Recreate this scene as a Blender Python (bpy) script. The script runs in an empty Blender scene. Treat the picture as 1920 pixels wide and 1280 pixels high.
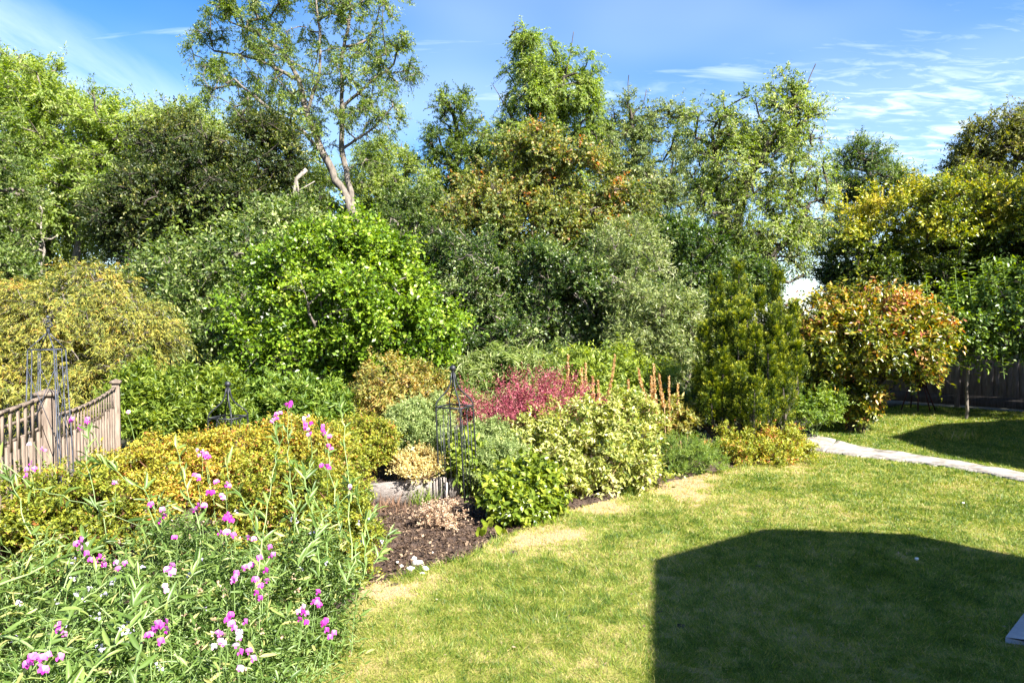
import bpy, math, random
import numpy as np
from mathutils import Vector

# ------------------------------------------------------------------ camera, sky, sun, exposure
F = 1274.0          # focal length in source pixels (1920 wide)
CAMH = 1.9
PITCH = math.atan2(40.0, F)
SUN_A, SUN_E = math.radians(44), math.radians(42)      # azimuth from "behind", to the right; elevation
SUNV = np.array([math.sin(SUN_A)*math.cos(SUN_E), -math.cos(SUN_A)*math.cos(SUN_E), math.sin(SUN_E)])
sc = bpy.context.scene
C = sc.collection
cam = bpy.data.cameras.new('camera'); co = bpy.data.objects.new('camera', cam); C.objects.link(co)
cam.sensor_width = 36; cam.lens = F/1920*36; cam.clip_start = .05; cam.clip_end = 3000
co.location = (0, 0, CAMH); co.rotation_euler = (math.pi/2-PITCH, 0, 0)
sc.camera = co
w = bpy.data.worlds.new('World'); sc.world = w; w.use_nodes = True
nt = w.node_tree; nt.nodes.clear()
N = nt.nodes.new; Lk = nt.links.new
out = N('ShaderNodeOutputWorld'); bg = N('ShaderNodeBackground'); sky = N('ShaderNodeTexSky')
sky.sky_type = 'NISHITA'; sky.sun_disc = False; sky.sun_elevation = SUN_E
sky.sun_rotation = math.atan2(SUNV[0], SUNV[1])
sky.air_density = 1.0; sky.dust_density = 0.4; sky.ozone_density = 2.2; sky.altitude = 50
bg.inputs[1].default_value = 0.13
def wmath(op, a, b=None, clamp=False):
    n = N('ShaderNodeMath'); n.operation = op; n.use_clamp = clamp
    for i, v in enumerate((a, b)):
        if v is None: continue
        if isinstance(v, (int, float)): n.inputs[i].default_value = v
        else: Lk(v, n.inputs[i])
    return n.outputs[0]
tc = N('ShaderNodeTexCoord'); sx = N('ShaderNodeSeparateXYZ'); Lk(tc.outputs['Generated'], sx.inputs[0])
zz = wmath('ADD', wmath('MAXIMUM', sx.outputs[2], 0.0), 0.12)
u_ = wmath('DIVIDE', sx.outputs[0], zz); v_ = wmath('DIVIDE', sx.outputs[1], zz)
def cn(su, sv, scale, det, rough, off=0.0, dist=0.0):
    c = N('ShaderNodeCombineXYZ'); Lk(wmath('MULTIPLY', u_, su), c.inputs[0]); Lk(wmath('MULTIPLY', v_, sv), c.inputs[1]); c.inputs[2].default_value = off
    n = N('ShaderNodeTexNoise'); n.inputs['Scale'].default_value = scale; n.inputs['Detail'].default_value = det
    n.inputs['Roughness'].default_value = rough; n.inputs['Distortion'].default_value = dist
    Lk(c.outputs[0], n.inputs['Vector']); return n.outputs[0]
def ramp01(v, a, b):
    n = N('ShaderNodeMapRange'); n.interpolation_type = 'SMOOTHSTEP'; n.inputs[1].default_value = a; n.inputs[2].default_value = b
    Lk(v, n.inputs[0]); return n.outputs[0]
rip = ramp01(cn(1.0, 2.6, 7.0, 5, .6, 3.1, .6), .42, .72)             # rippled bank, low on the right
side = ramp01(sx.outputs[0], .10, .42)
low = wmath('SUBTRACT', 1.0, ramp01(sx.outputs[2], .24, .40))
bank = wmath('MULTIPLY', wmath('MULTIPLY', wmath('ADD', wmath('MULTIPLY', rip, .48), .18), side), low)
wisp = wmath('MULTIPLY', ramp01(cn(.6, 2.6, 2.2, 6, .62, 4.7, .5), .52, .76), .42)
veil = wmath('MULTIPLY', ramp01(cn(.9, 1.0, .7, 3, .5, 1.3), .45, .75), .22)
lin = wmath('SUBTRACT', wmath('SUBTRACT', .13, wmath('MULTIPLY', sx.outputs[0], .45)), sx.outputs[2])
lft = wmath('MULTIPLY', ramp01(lin, -.02, .07), wmath('SUBTRACT', 1.0, ramp01(sx.outputs[0], -.38, -.15)))
lft = wmath('MULTIPLY', lft, wmath('ADD', wmath('MULTIPLY', ramp01(cn(2.2, .6, 2.0, 6, .6, 2.7, .4), .35, .65), .26), .12))
hz = wmath('MULTIPLY', wmath('SUBTRACT', 1.0, ramp01(sx.outputs[2], .0, .22)), .32)
cl = wmath('MAXIMUM', wmath('MAXIMUM', wmath('MAXIMUM', bank, wisp), wmath('MAXIMUM', veil, lft)), hz)
mx = N('ShaderNodeMix'); mx.data_type = 'RGBA'
hs_ = N('ShaderNodeHueSaturation'); hs_.inputs['Saturation'].default_value = 1.36; hs_.inputs['Value'].default_value = .47; hs_.inputs['Hue'].default_value = .507; Lk(sky.outputs[0], hs_.inputs['Color'])
Lk(cl, mx.inputs[0]); Lk(hs_.outputs[0], mx.inputs[6]); mx.inputs[7].default_value = (2.8, 3.15, 3.7, 1)
Lk(mx.outputs[2], bg.inputs[0]); Lk(bg.outputs[0], out.inputs[0])
sl = bpy.data.lights.new('sun', 'SUN'); so = bpy.data.objects.new('sun', sl); C.objects.link(so)
sl.energy = 5.0; sl.angle = math.radians(.5); sl.color = (1, .955, .88)
so.rotation_euler = Vector(SUNV).to_track_quat('Z', 'Y').to_euler()
so.location = tuple(SUNV*60)
sc.view_settings.view_transform = 'Standard'; sc.view_settings.look = 'None'; sc.view_settings.gamma = 1
sc.view_settings.exposure = 2.12
cy = sc.cycles
cy.max_bounces = 6; cy.diffuse_bounces = 3; cy.glossy_bounces = 2; cy.transmission_bounces = 4; cy.transparent_max_bounces = 4
cy.caustics_reflective = False; cy.caustics_refractive = False; cy.sample_clamp_indirect = 6
cy.use_denoising = True

# ------------------------------------------------------------------ helpers
def P(px, py, Y):
    """source pixel + depth along Y -> world point"""
    cx, cz = (px-960)/F, -(py-640)/F
    c, s = math.cos(PITCH), math.sin(PITCH)
    dy, dz = c + cz*s, -s + cz*c
    t = Y/dy
    return np.array([cx*t, Y, CAMH+dz*t])
def G(px, py, z=0.0):
    cx, cz = (px-960)/F, -(py-640)/F
    c, s = math.cos(PITCH), math.sin(PITCH)
    dy, dz = c + cz*s, -s + cz*c
    t = (z-CAMH)/dz
    return np.array([cx*t, dy*t, z])
def sm(t):
    t = np.clip(t, 0, 1); return t*t*(3-2*t)
def gz(x, y):
    x = np.asarray(x, float); y = np.asarray(y, float)
    back = sm((y-9.5)/16)*sm((7.5-x+np.maximum(y-17, 0)*1.5)/7)*2.6
    left = sm((-1.9-x)/2.5)*.35
    far = sm((y-30)/60)*8
    return -(back+left+far)
_perm = np.random.RandomState(5).rand(256, 256)
def vnoise(x, y, s, seed=0):
    x = np.asarray(x)*s+seed*17.3+500; y = np.asarray(y)*s+seed*9.1+500
    xi = np.floor(x).astype(int); yi = np.floor(y).astype(int); fx = x-xi; fy = y-yi
    fx = fx*fx*(3-2*fx); fy = fy*fy*(3-2*fy)
    a = _perm[xi % 256, yi % 256]; b = _perm[(xi+1) % 256, yi % 256]; c = _perm[xi % 256, (yi+1) % 256]; d = _perm[(xi+1) % 256, (yi+1) % 256]
    return a*(1-fx)*(1-fy)+b*fx*(1-fy)+c*(1-fx)*fy+d*fx*fy
def fbm(x, y, s, seed=0):
    return (vnoise(x, y, s, seed)*.5+vnoise(x, y, s*2.1, seed+1)*.3+vnoise(x, y, s*4.3, seed+2)*.2)
def unit(a):
    return a/np.maximum(np.linalg.norm(a, axis=-1, keepdims=True), 1e-9)

def mk(name, v, f, mat, parent=None, tint=None, smooth=False):
    """v (N,3); f either (M,k) array or list of arrays; tint per face"""
    me = bpy.data.meshes.new(name)
    fs = f if isinstance(f, list) else [f]
    fs = [np.asarray(a, dtype=np.int32) for a in fs if len(a)]
    v = np.asarray(v, dtype=np.float32)
    me.vertices.add(len(v)); me.vertices.foreach_set('co', v.ravel())
    tot = np.concatenate([np.full(len(a), a.shape[1], np.int32) for a in fs])
    loops = np.concatenate([a.ravel() for a in fs])
    me.loops.add(len(loops)); me.loops.foreach_set('vertex_index', loops)
    me.polygons.add(len(tot)); me.polygons.foreach_set('loop_start', np.concatenate([[0], np.cumsum(tot)[:-1]]).astype(np.int32))
    me.polygons.foreach_set('loop_total', tot)
    if smooth: me.polygons.foreach_set('use_smooth', np.ones(len(tot), bool))
    me.update(calc_edges=True)
    if tint is not None:
        a = me.attributes.new('tint', 'FLOAT', 'FACE'); a.data.foreach_set('value', np.asarray(tint, dtype=np.float32))
    me.validate(verbose=False)
    me.materials.append(mat)
    o = bpy.data.objects.new(name, me); C.objects.link(o)
    if parent is not None: o.parent = parent; o.location = -np.array(parent.location)
    return o
def thing(name, label, cat, loc=(0, 0, 0), group=None):
    o = bpy.data.objects.new(name, None); C.objects.link(o); o.location = tuple(float(a) for a in loc)
    o.empty_display_size = .1
    o['label'] = label; o['category'] = cat
    if group: o['group'] = group
    return o
def tag(o, label, cat, group=None):
    o['label'] = label; o['category'] = cat
    if group: o['group'] = group
    return o
def struct(o, kind='structure', label=None):
    o['kind'] = kind
    if label: o['label'] = label
    return o

class MB:
    """collects boxes, tubes and turned shapes for ONE mesh"""
    def __init__(s): s.v = []; s.q = []; s.t = []; s.n = 0
    def add(s, v, q=(), t=()):
        v = np.asarray(v, float)
        if len(q): s.q.append(np.asarray(q)+s.n)
        if len(t): s.t.append(np.asarray(t)+s.n)
        s.v.append(v); s.n += len(v)
    def box(s, c, ax, ay, az):
        """centre and three half-axis vectors"""
        c, ax, ay, az = [np.asarray(a, float) for a in (c, ax, ay, az)]
        v = [c+i*ax+j*ay+k*az for k in (-1, 1) for j in (-1, 1) for i in (-1, 1)]
        s.add(v, [(0, 2, 3, 1), (4, 5, 7, 6), (0, 1, 5, 4), (2, 6, 7, 3), (0, 4, 6, 2), (1, 3, 7, 5)])
    def tube(s, pts, r, k=6, cap=True):
        pts = np.asarray(pts, float); n = len(pts)
        r = np.full(n, r) if np.isscalar(r) else np.asarray(r)
        t = np.gradient(pts, axis=0); t = unit(t)
        ref = np.array([0, 0, 1.]) if abs(t[0][2]) < .9 else np.array([1., 0, 0])
        vs = []
        for i in range(n):
            a = unit(np.cross(t[i], ref)); b = np.cross(t[i], a)
            an = np.arange(k)*2*math.pi/k
            vs.append(pts[i]+r[i]*(np.cos(an)[:, None]*a+np.sin(an)[:, None]*b))
        vs = np.concatenate(vs); q = []; tt = []
        for i in range(n-1):
            for j in range(k):
                q.append((i*k+j, i*k+(j+1) % k, (i+1)*k+(j+1) % k, (i+1)*k+j))
        if cap:
            vs = np.concatenate([vs, [pts[0], pts[-1]]])
            for j in range(k):
                tt.append((n*k, (j+1) % k, j)); tt.append((n*k+1, (n-1)*k+j, (n-1)*k+(j+1) % k))
        s.add(vs, q, tt)
    def ball(s, c, rx, rz=None, k=10, m=7):
        rz = rz or rx
        prof = [(rx*math.sin(math.pi*i/m), c[2]-rz*math.cos(math.pi*i/m)) for i in range(m+1)]
        s.lathe(c[:2], prof, k)
    def lathe(s, cxy, prof, k=12):
        v = []; q = []
        for r, z in prof:
            r = max(r, 1e-4)
            for j in range(k):
                a = j*2*math.pi/k; v.append((cxy[0]+r*math.cos(a), cxy[1]+r*math.sin(a), z))
        for i in range(len(prof)-1):
            for j in range(k):
                q.append((i*k+j, i*k+(j+1) % k, (i+1)*k+(j+1) % k, (i+1)*k+j))
        s.add(v, q)
    def build(s, name, mat, parent=None, smooth=False):
        v = np.concatenate(s.v)
        f = [np.concatenate(x) for x in (s.q, s.t) if len(x)]
        return mk(name, v, f, mat, parent, smooth=smooth)

# ------------------------------------------------------------------ materials
def nm(name):
    m = bpy.data.materials.new(name); m.use_nodes = True; t = m.node_tree; t.nodes.clear()
    return m, t, t.nodes.new, t.links.new
def setramp(r, stops):
    cr = r.color_ramp
    while len(cr.elements) > 1: cr.elements.remove(cr.elements[-1])
    cr.elements[0].position = stops[0][0]; cr.elements[0].color = (*stops[0][1], 1)
    for p, c in stops[1:]:
        e = cr.elements.new(p); e.color = (*c, 1)
def leafmat(name, stops, rough=.5, trans=.35, spec=.4, tsat=1.25):
    m, t, n, l = nm(name)
    o = n('ShaderNodeOutputMaterial'); a = n('ShaderNodeAttribute'); a.attribute_name = 'tint'
    r = n('ShaderNodeValToRGB'); setramp(r, stops); l(a.outputs['Fac'], r.inputs[0])
    p = n('ShaderNodeBsdfPrincipled'); p.inputs['Roughness'].default_value = rough
    p.inputs['Specular IOR Level'].default_value = spec
    l(r.outputs[0], p.inputs['Base Color'])
    tr = n('ShaderNodeBsdfTranslucent')
    hs = n('ShaderNodeHueSaturation'); hs.inputs['Saturation'].default_value = tsat; hs.inputs['Value'].default_value = 1.5
    hs.inputs['Hue'].default_value = .49
    l(r.outputs[0], hs.inputs['Color']); l(hs.outputs[0], tr.inputs['Color'])
    mix = n('ShaderNodeMixShader'); mix.inputs[0].default_value = trans
    l(p.outputs[0], mix.inputs[1]); l(tr.outputs[0], mix.inputs[2]); l(mix.outputs[0], o.inputs[0])
    return m
def noisemat(name, c1, c2, scale=8, rough=.8, stretch=(1, 1, 1), bump=.3, bscale=40, lo=.35, hi=.65, metal=0, spec=.3):
    m, t, n, l = nm(name)
    o = n('ShaderNodeOutputMaterial'); tc = n('ShaderNodeTexCoord'); mp = n('ShaderNodeMapping'); mp.inputs['Scale'].default_value = stretch
    l(tc.outputs['Object'], mp.inputs[0])
    no = n('ShaderNodeTexNoise'); no.inputs['Scale'].default_value = scale; no.inputs['Detail'].default_value = 6; no.inputs['Roughness'].default_value = .65
    l(mp.outputs[0], no.inputs['Vector'])
    r = n('ShaderNodeValToRGB'); setramp(r, [(lo, c1), (hi, c2)]); l(no.outputs[0], r.inputs[0])
    p = n('ShaderNodeBsdfPrincipled'); p.inputs['Roughness'].default_value = rough; p.inputs['Metallic'].default_value = metal
    p.inputs['Specular IOR Level'].default_value = spec
    l(r.outputs[0], p.inputs['Base Color'])
    nb = n('ShaderNodeTexNoise'); nb.inputs['Scale'].default_value = bscale; nb.inputs['Detail'].default_value = 4; l(mp.outputs[0], nb.inputs['Vector'])
    b = n('ShaderNodeBump'); b.inputs['Strength'].default_value = bump; b.inputs['Distance'].default_value = .02
    l(nb.outputs[0], b.inputs['Height']); l(b.outputs[0], p.inputs['Normal']); l(p.outputs[0], o.inputs[0])
    return m

M = {}
M['bark'] = noisemat('bark', (.07, .058, .046), (.20, .17, .14), 5, .9, (3, 3, .6), .6, 14)
M['bark_pale'] = noisemat('bark_pale', (.13, .11, .09), (.34, .30, .25), 5, .9, (3, 3, .6), .5, 14)
M['bark_dark'] = noisemat('bark_dark', (.035, .03, .024), (.11, .09, .07), 5, .9, (3, 3, .6), .6, 14)
M['stem_green'] = noisemat('stem_green', (.12, .20, .05), (.24, .33, .12), 9, .6)
M['stem_pale'] = noisemat('stem_pale', (.17, .25, .08), (.29, .36, .16), 9, .55)
M['stem_tan'] = noisemat('stem_tan', (.30, .19, .09), (.50, .36, .19), 20, .8)
M['stem_red'] = noisemat('stem_red', (.12, .05, .03), (.22, .11, .07), 20, .8)
M['iron'] = noisemat('iron', (.008, .009, .011), (.018, .020, .024), 30, .5, bump=.1, spec=.5)
M['iron_grey'] = noisemat('iron_grey', (.025, .03, .04), (.06, .065, .085), 30, .5, bump=.1)
M['rust'] = noisemat('rust', (.030, .010, .010), (.07, .022, .02), 14, .7)
M['wood_fence'] = noisemat('wood_fence', (.095, .070, .052), (.24, .185, .14), 7, .85, (6, 6, .8), .4, 30)
M['wood_grey'] = noisemat('wood_grey', (.17, .145, .135), (.31, .27, .255), 6, .9, (6, 6, .7), .4, 30)
M['wood_dark'] = noisemat('wood_dark', (.045, .038, .032), (.10, .085, .075), 6, .9, (6, 6, .7), .4, 30)
M['sleeper'] = noisemat('sleeper', (.16, .135, .12), (.33, .29, .26), 7, .9, (1, 8, 8), .5, 30)
M['brick'] = noisemat('brick_wall', (.30, .15, .10), (.45, .26, .18), 9, .9)
M['render'] = noisemat('rendered_wall', (.55, .50, .42), (.66, .61, .52), 3, .9)
M['tiles'] = noisemat('roof_tiles', (.16, .07, .05), (.28, .13, .09), 9, .9)
M['glass'] = noisemat('window_glass', (.03, .04, .05), (.06, .07, .08), 2, .08, bump=0)
M['stone'] = noisemat('white_stone', (.55, .53, .50), (.82, .80, .77), 20, .9)
M['plastic'] = noisemat('slate_grey', (.25, .27, .31), (.33, .35, .4), 9, .6)

LM = {
 'ash': leafmat('leaf_ash', [(.0, (.035, .065, .012)), (.5, (.150, .218, .040)), (.82, (.28, .345, .09)), (1., (.46, .49, .22))], .5, .5),  # palest stop of these tree greens paints sheen into the leaf colour
 'ashlight': leafmat('leaf_light', [(.0, (.05, .095, .014)), (.5, (.185, .265, .045)), (.85, (.33, .40, .10)), (1., (.46, .50, .20))], .5, .5),
 'grey': leafmat('leaf_grey_green', [(.0, (.022, .050, .010)), (.45, (.10, .155, .032)), (.8, (.23, .29, .08)), (1., (.42, .46, .21))], .5, .45),
 'glossy': leafmat('leaf_glossy', [(.0, (.012, .034, .006)), (.45, (.065, .118, .020)), (.8, (.17, .235, .06)), (1., (.36, .41, .17))], .4, .42, .5),
 'dark': leafmat('leaf_dark', [(.0, (.012, .026, .006)), (.5, (.045, .070, .013)), (.8, (.14, .165, .032)), (1., (.30, .28, .08))]),
 'willow': leafmat('leaf_willow', [(.0, (.06, .10, .025)), (.5, (.18, .23, .07)), (.85, (.36, .39, .16)), (1., (.50, .52, .30))], .5, .42),
 'maple': leafmat('leaf_maple', [(.0, (.03, .06, .014)), (.45, (.145, .18, .040)), (.72, (.30, .30, .08)), (.88, (.38, .25, .09)), (1., (.40, .16, .07))], .5, .4),
 'bright': leafmat('leaf_bright', [(.0, (.03, .075, .005)), (.5, (.125, .215, .012)), (.85, (.25, .36, .03)), (1., (.40, .48, .08))], .38, .35, .45),
 'golden': leafmat('leaf_golden', [(.0, (.06, .09, .012)), (.4, (.22, .23, .035)), (.75, (.42, .36, .06)), (1., (.44, .22, .06))], .6, .3),
 'olive': leafmat('leaf_olive', [(.1, (.07, .09, .02)), (.5, (.19, .205, .04)), (.8, (.36, .32, .08)), (.95, (.42, .28, .08))], .5),
 'yew': leafmat('leaf_yew', [(.0, (.010, .030, .003)), (.4, (.08, .125, .008)), (.72, (.25, .28, .016)), (1., (.46, .45, .05))], .5, .3),
 'photinia': leafmat('leaf_photinia', [(.0, (.025, .05, .008)), (.35, (.11, .14, .014)), (.55, (.30, .30, .03)), (.72, (.46, .28, .06)), (.88, (.46, .22, .11)), (1., (.42, .13, .08))], .36, .3, .45),
 'laurel': leafmat('leaf_laurel', [(.0, (.018, .04, .006)), (.40, (.055, .09, .010)), (.62, (.20, .25, .018)), (.85, (.38, .38, .03)), (1, (.46, .38, .05))], .38, .3, .45),
 'apple': leafmat('leaf_apple', [(.0, (.04, .08, .015)), (.5, (.11, .18, .03)), (1, (.27, .36, .07))], .36, .35, .5),
 'spirea': leafmat('leaf_spirea', [(.0, (.10, .12, .012)), (.35, (.30, .30, .03)), (.65, (.50, .40, .05)), (.88, (.50, .27, .05)), (1., (.42, .12, .04))], .5, .35),
 'spirea_y': leafmat('leaf_spirea_yellow', [(.0, (.07, .10, .012)), (.4, (.22, .26, .025)), (.75, (.40, .40, .05)), (.92, (.46, .33, .06)), (1., (.42, .15, .05))], .5, .35),
 'pink': leafmat('leaf_pink', [(.0, (.10, .025, .022)), (.45, (.28, .055, .075)), (.85, (.46, .14, .18)), (1., (.46, .27, .17))], .5, .35),
 'variegated': leafmat('leaf_variegated', [(.0, (.06, .10, .015)), (.4, (.26, .30, .05)), (.75, (.52, .52, .15)), (1., (.72, .70, .36))], .45, .3),
 'broad': leafmat('leaf_broad', [(.0, (.04, .08, .008)), (.5, (.16, .22, .02)), (1., (.38, .42, .05))], .35, .35, .5),
 'fern': leafmat('leaf_fern', [(.0, (.04, .08, .01)), (.5, (.15, .215, .025)), (1., (.36, .42, .07))], .45, .4),
 'sage': leafmat('leaf_sage', [(.0, (.10, .15, .04)), (.5, (.25, .32, .10)), (1., (.46, .50, .22))], .6, .35),
 'herb': leafmat('leaf_herb', [(.0, (.045, .10, .012)), (.5, (.14, .22, .03)), (1., (.30, .36, .07))], .5, .4),
 'pea': leafmat('leaf_pea', [(.0, (.04, .085, .012)), (.45, (.125, .20, .040)), (.8, (.26, .335, .09)), (1., (.42, .40, .14))], .42, .38, .5),
 'dry': leafmat('leaf_dry', [(.0, (.14, .07, .04)), (.5, (.33, .20, .12)), (1., (.58, .44, .30))], .8, .2),
 'seed': leafmat('leaf_seed', [(.0, (.30, .16, .06)), (.5, (.54, .33, .13)), (1., (.70, .52, .27))], .8, .2),
 'sedum': leafmat('leaf_sedum', [(.0, (.30, .22, .06)), (.5, (.58, .46, .16)), (1., (.75, .66, .36))], .7, .25),
 'flower': leafmat('petal', [(.0, (.36, .01, .27)), (.4, (.62, .06, .46)), (.7, (.78, .26, .66)), (.9, (.86, .60, .82)), (1., (.86, .80, .90))], .5, .3, .3, 1.0),
 'bud': leafmat('petal_lilac', [(.0, (.35, .25, .55)), (.6, (.62, .52, .80)), (1., (.85, .78, .90))], .5, .3, .3, 1.0),
 'white': leafmat('petal_white', [(.0, (.7, .68, .6)), (1., (.85, .85, .85))], .5, .3, .3, 1.0),
 'grass': leafmat('grass_blade', [(.0, (.034, .082, .008)), (.35, (.125, .20, .020)), (.6, (.275, .315, .045)), (.8, (.43, .385, .11)), (1., (.52, .41, .21))], .5, .35),
}

# ------------------------------------------------------------------ leaves
TPL = {
 'oval': (np.array([(0, 0, 0), (.42, .5, .07), (1, 0, -.04), (.42, -.5, .07)]), np.array([(0, 1, 2), (0, 2, 3)])),
 'lance': (np.array([(0, 0, 0), (.28, .46, .05), (.68, .40, -.01), (1, 0, -.20), (.68, -.40, -.01), (.28, -.46, .05), (.45, 0, -.02)]),
           np.array([(0, 6, 1), (1, 6, 2), (2, 6, 3), (3, 6, 4), (4, 6, 5), (5, 6, 0)])),
 'needle': (np.array([(0, -.5, 0), (0, .5, 0), (1, 0, 0)]), np.array([(0, 1, 2)])),
 'blade': (np.array([(0, -.5, 0), (0, .5, 0), (.55, .35, .04), (.55, -.35, .04), (1, 0, -.10)]), None),
 'round': (np.array([(0, 0, 0), (.2, .42, .05), (.6, .5, .05), (.95, .22, 0), (.95, -.22, 0), (.6, -.5, .05), (.2, -.42, .05), (.5, 0, -.03)]),
           np.array([(0, 7, 1), (1, 7, 2), (2, 7, 3), (3, 7, 4), (4, 7, 5), (5, 7, 6), (6, 7, 0)])),
}
TPL['blade'] = (TPL['blade'][0], np.array([(0, 1, 2), (0, 2, 3), (3, 2, 4)]))
def leaves_mesh(pos, d, n, L, W, tpl):
    v0, f0 = TPL[tpl]; k = len(v0); m = len(pos)
    d = unit(d); b = unit(np.cross(n, d)); nn = np.cross(d, b)
    L = np.broadcast_to(L, (m,)); W = np.broadcast_to(W, (m,))
    v = (pos[:, None, :] + d[:, None, :]*(v0[None, :, 0:1]*L[:, None, None]) + b[:, None, :]*(v0[None, :, 1:2]*W[:, None, None])
         + nn[:, None, :]*(v0[None, :, 2:3]*L[:, None, None]))
    f = (np.arange(m)[:, None, None]*k + f0[None]).reshape(-1, 3)
    return v.reshape(-1, 3), f, len(f0)
def rdir(rg, n):
    return unit(rg.normal(size=(n, 3)))
def twig_leaves(rg, org, tdir, tlen, nl, L, W, tpl, droop=.15, leafup=.7, spread=.8, hang=0., lj=.3, lv=.25, s0=.12, nout=.45):
    """leaves along twigs; org, tdir (T,3), tlen (T,)"""
    T = len(org)
    s = (np.linspace(s0, 1, nl)[None, :] + rg.uniform(-.5, .5, (T, nl))/nl).clip(0, 1.05)
    sd = unit(np.cross(tdir, rdir(rg, T)))
    sign = np.where(np.arange(nl) % 2 == 0, 1., -1.)[None, :]
    rot = rg.uniform(-.9, .9, (T, nl))
    sd2 = np.cross(tdir, sd)
    side = sd[:, None, :]*(sign*np.cos(rot))[..., None] + sd2[:, None, :]*np.sin(rot)[..., None]
    pos = org[:, None, :] + tdir[:, None, :]*(s*tlen[:, None])[..., None]
    pos[..., 2] -= droop*(s**2)*tlen[:, None]
    td = tdir[:, None, :] - np.array([0, 0, 1.])*(2*droop*s)[..., None]
    ld = td*(1-spread*.5) + side*spread + rg.normal(size=(T, nl, 3))*lj
    ld[..., 2] -= hang
    nn = np.array([0, 0, leafup]) + rg.normal(size=(T, nl, 3))*.5 + td*nout
    pos = pos.reshape(-1, 3); ld = ld.reshape(-1, 3); nn = nn.reshape(-1, 3)
    k = len(pos); sc_ = 1+rg.uniform(-lv, lv, k)
    v, f, fp = leaves_mesh(pos, ld, nn, L*sc_, W*sc_, tpl)
    return v, f, fp, pos, s.ravel()

# ------------------------------------------------------------------ skeleton of limbs
class Skel:
    def __init__(s, cap=60000):
        s.p = np.zeros((cap, 3)); s.par = np.full(cap, -1); s.n = 0; s.w = np.zeros(cap)
    def add(s, p, par):
        s.p[s.n] = p; s.par[s.n] = par; s.n += 1; return s.n-1
    def path(s, pts, par=-1, step=.3, wob=0., rg=None):
        pts = [np.asarray(q, float) for q in pts]
        if par == -1 and s.n == 0: j = s.add(pts[0], -1)
        elif par == -1: j = int(np.argmin(np.linalg.norm(s.p[:s.n]-pts[0], axis=1)))
        else: j = par
        for a, b in zip(pts[:-1], pts[1:]):
            k = max(1, int(np.linalg.norm(b-a)/step))
            for i in range(1, k+1):
                q = a+(b-a)*i/k
                if wob and rg is not None: q = q+rg.normal(size=3)*wob*step
                j = s.add(q, j)
        return j
    def attach(s, c, rg, step, pen=.6, wob=.12, sag=0.):
        P_ = s.p[:s.n]; dv = c-P_
        d = np.linalg.norm(dv, axis=1)
        cost = d*(1+pen*np.clip(-dv[:, 2]/np.maximum(d, 1e-6), -.3, 1))
        j = int(np.argmin(cost)); a = s.p[j].copy(); L = d[j]
        k = max(1, int(L/step)); off = rg.normal(size=3)*wob*L; off[2] += .12*L
        for i in range(1, k+1):
            t = i/k
            j = s.add(a+(c-a)*t+off*t*(1-t)*2, j)
        s.w[j] = 1
        return j
    def mesh(s, r0, rt, e=.5, k=6, rmin=None):
        n = s.n; w_ = s.w[:n].copy(); w_[w_ == 0] = .02
        for i in range(n-1, 0, -1): w_[s.par[i]] += w_[i]
        r = rt+(r0-rt)*(w_/w_[0])**e
        p = s.p[:n]; par = s.par[:n]
        ch = np.arange(1, n); ed = np.zeros((n, 3)); ed[1:] = unit(p[1:]-p[par[1:]]); ed[0] = ed[1]
        best = np.full(n, -1); bw = np.zeros(n)
        for i in range(1, n):
            q = par[i]
            if w_[i] > bw[q]: bw[q] = w_[i]; best[q] = i
        main = best[par[ch]] == ch
        d0 = np.where(main[:, None], ed[par[ch]], ed[ch]); r0_ = np.where(main, r[par[ch]], np.minimum(r[ch]*1.25, r[par[ch]]))
        an = np.arange(k)*2*math.pi/k
        def ring(c, d, rr):
            ref = np.where(np.abs(d[:, 2:3]) < .95, np.array([[0, 0, 1.]]), np.array([[1., 0, 0]]))
            ref = np.broadcast_to(np.array([[.31, .93, .17]]), d.shape)
            a = unit(np.cross(d, ref)); b = np.cross(d, a)
            return c[:, None, :]+rr[:, None, None]*(np.cos(an)[None, :, None]*a[:, None, :]+np.sin(an)[None, :, None]*b[:, None, :])
        R1 = ring(p[par[ch]], d0, r0_); R2 = ring(p[ch], ed[ch], r[ch])
        v = np.concatenate([R1, R2], axis=1).reshape(-1, 3)
        base = np.arange(len(ch))[:, None]*2*k; jj = np.arange(k); j2 = (jj+1) % k
        f = np.stack([base+jj, base+j2, base+k+j2, base+k+jj], axis=-1).reshape(-1, 4)
        return v, f

def sample_blobs(rg, blobs, n, shell=.42, cut=.0, seed=0, front=0.):
    bl = np.array(blobs, float); vol = (bl[:, 3]*bl[:, 4]*bl[:, 5])**(2/3); pr = vol/vol.sum()
    out = []; 
    while len(out) < n:
        b = bl[rg.choice(len(bl), p=pr)]; d = rdir(rg, 1)[0]; r = rg.uniform()**shell
        ang = math.atan2(d[1], d[0]); q = b[:3]+b[3:]*d*r*(.72+.62*vnoise(ang*1.3+b[0], d[2]*2.2+b[2], 1.0, seed+3))
        h = vnoise(q[0]+q[2]*.7, q[1]*.6+q[2], 1.1/max(b[3]*.35, .05), seed)
        if h < cut: continue
        # skip most clusters buried deep inside another blob
        ins = (((q-bl[:, :3])/bl[:, 3:])**2).sum(1)
        if (ins < .30).any() and rg.uniform() < .65: continue
        out.append(np.concatenate([q, b[:3]]))
    return np.array(out)

def B(px, py, Y, rx, rz, ry=None):
    c = P(px, py, Y); k = Y/F
    return [c[0], c[1], c[2], rx*k, (ry if ry is not None else (rx+rz)*.5*k), rz*k]

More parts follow.
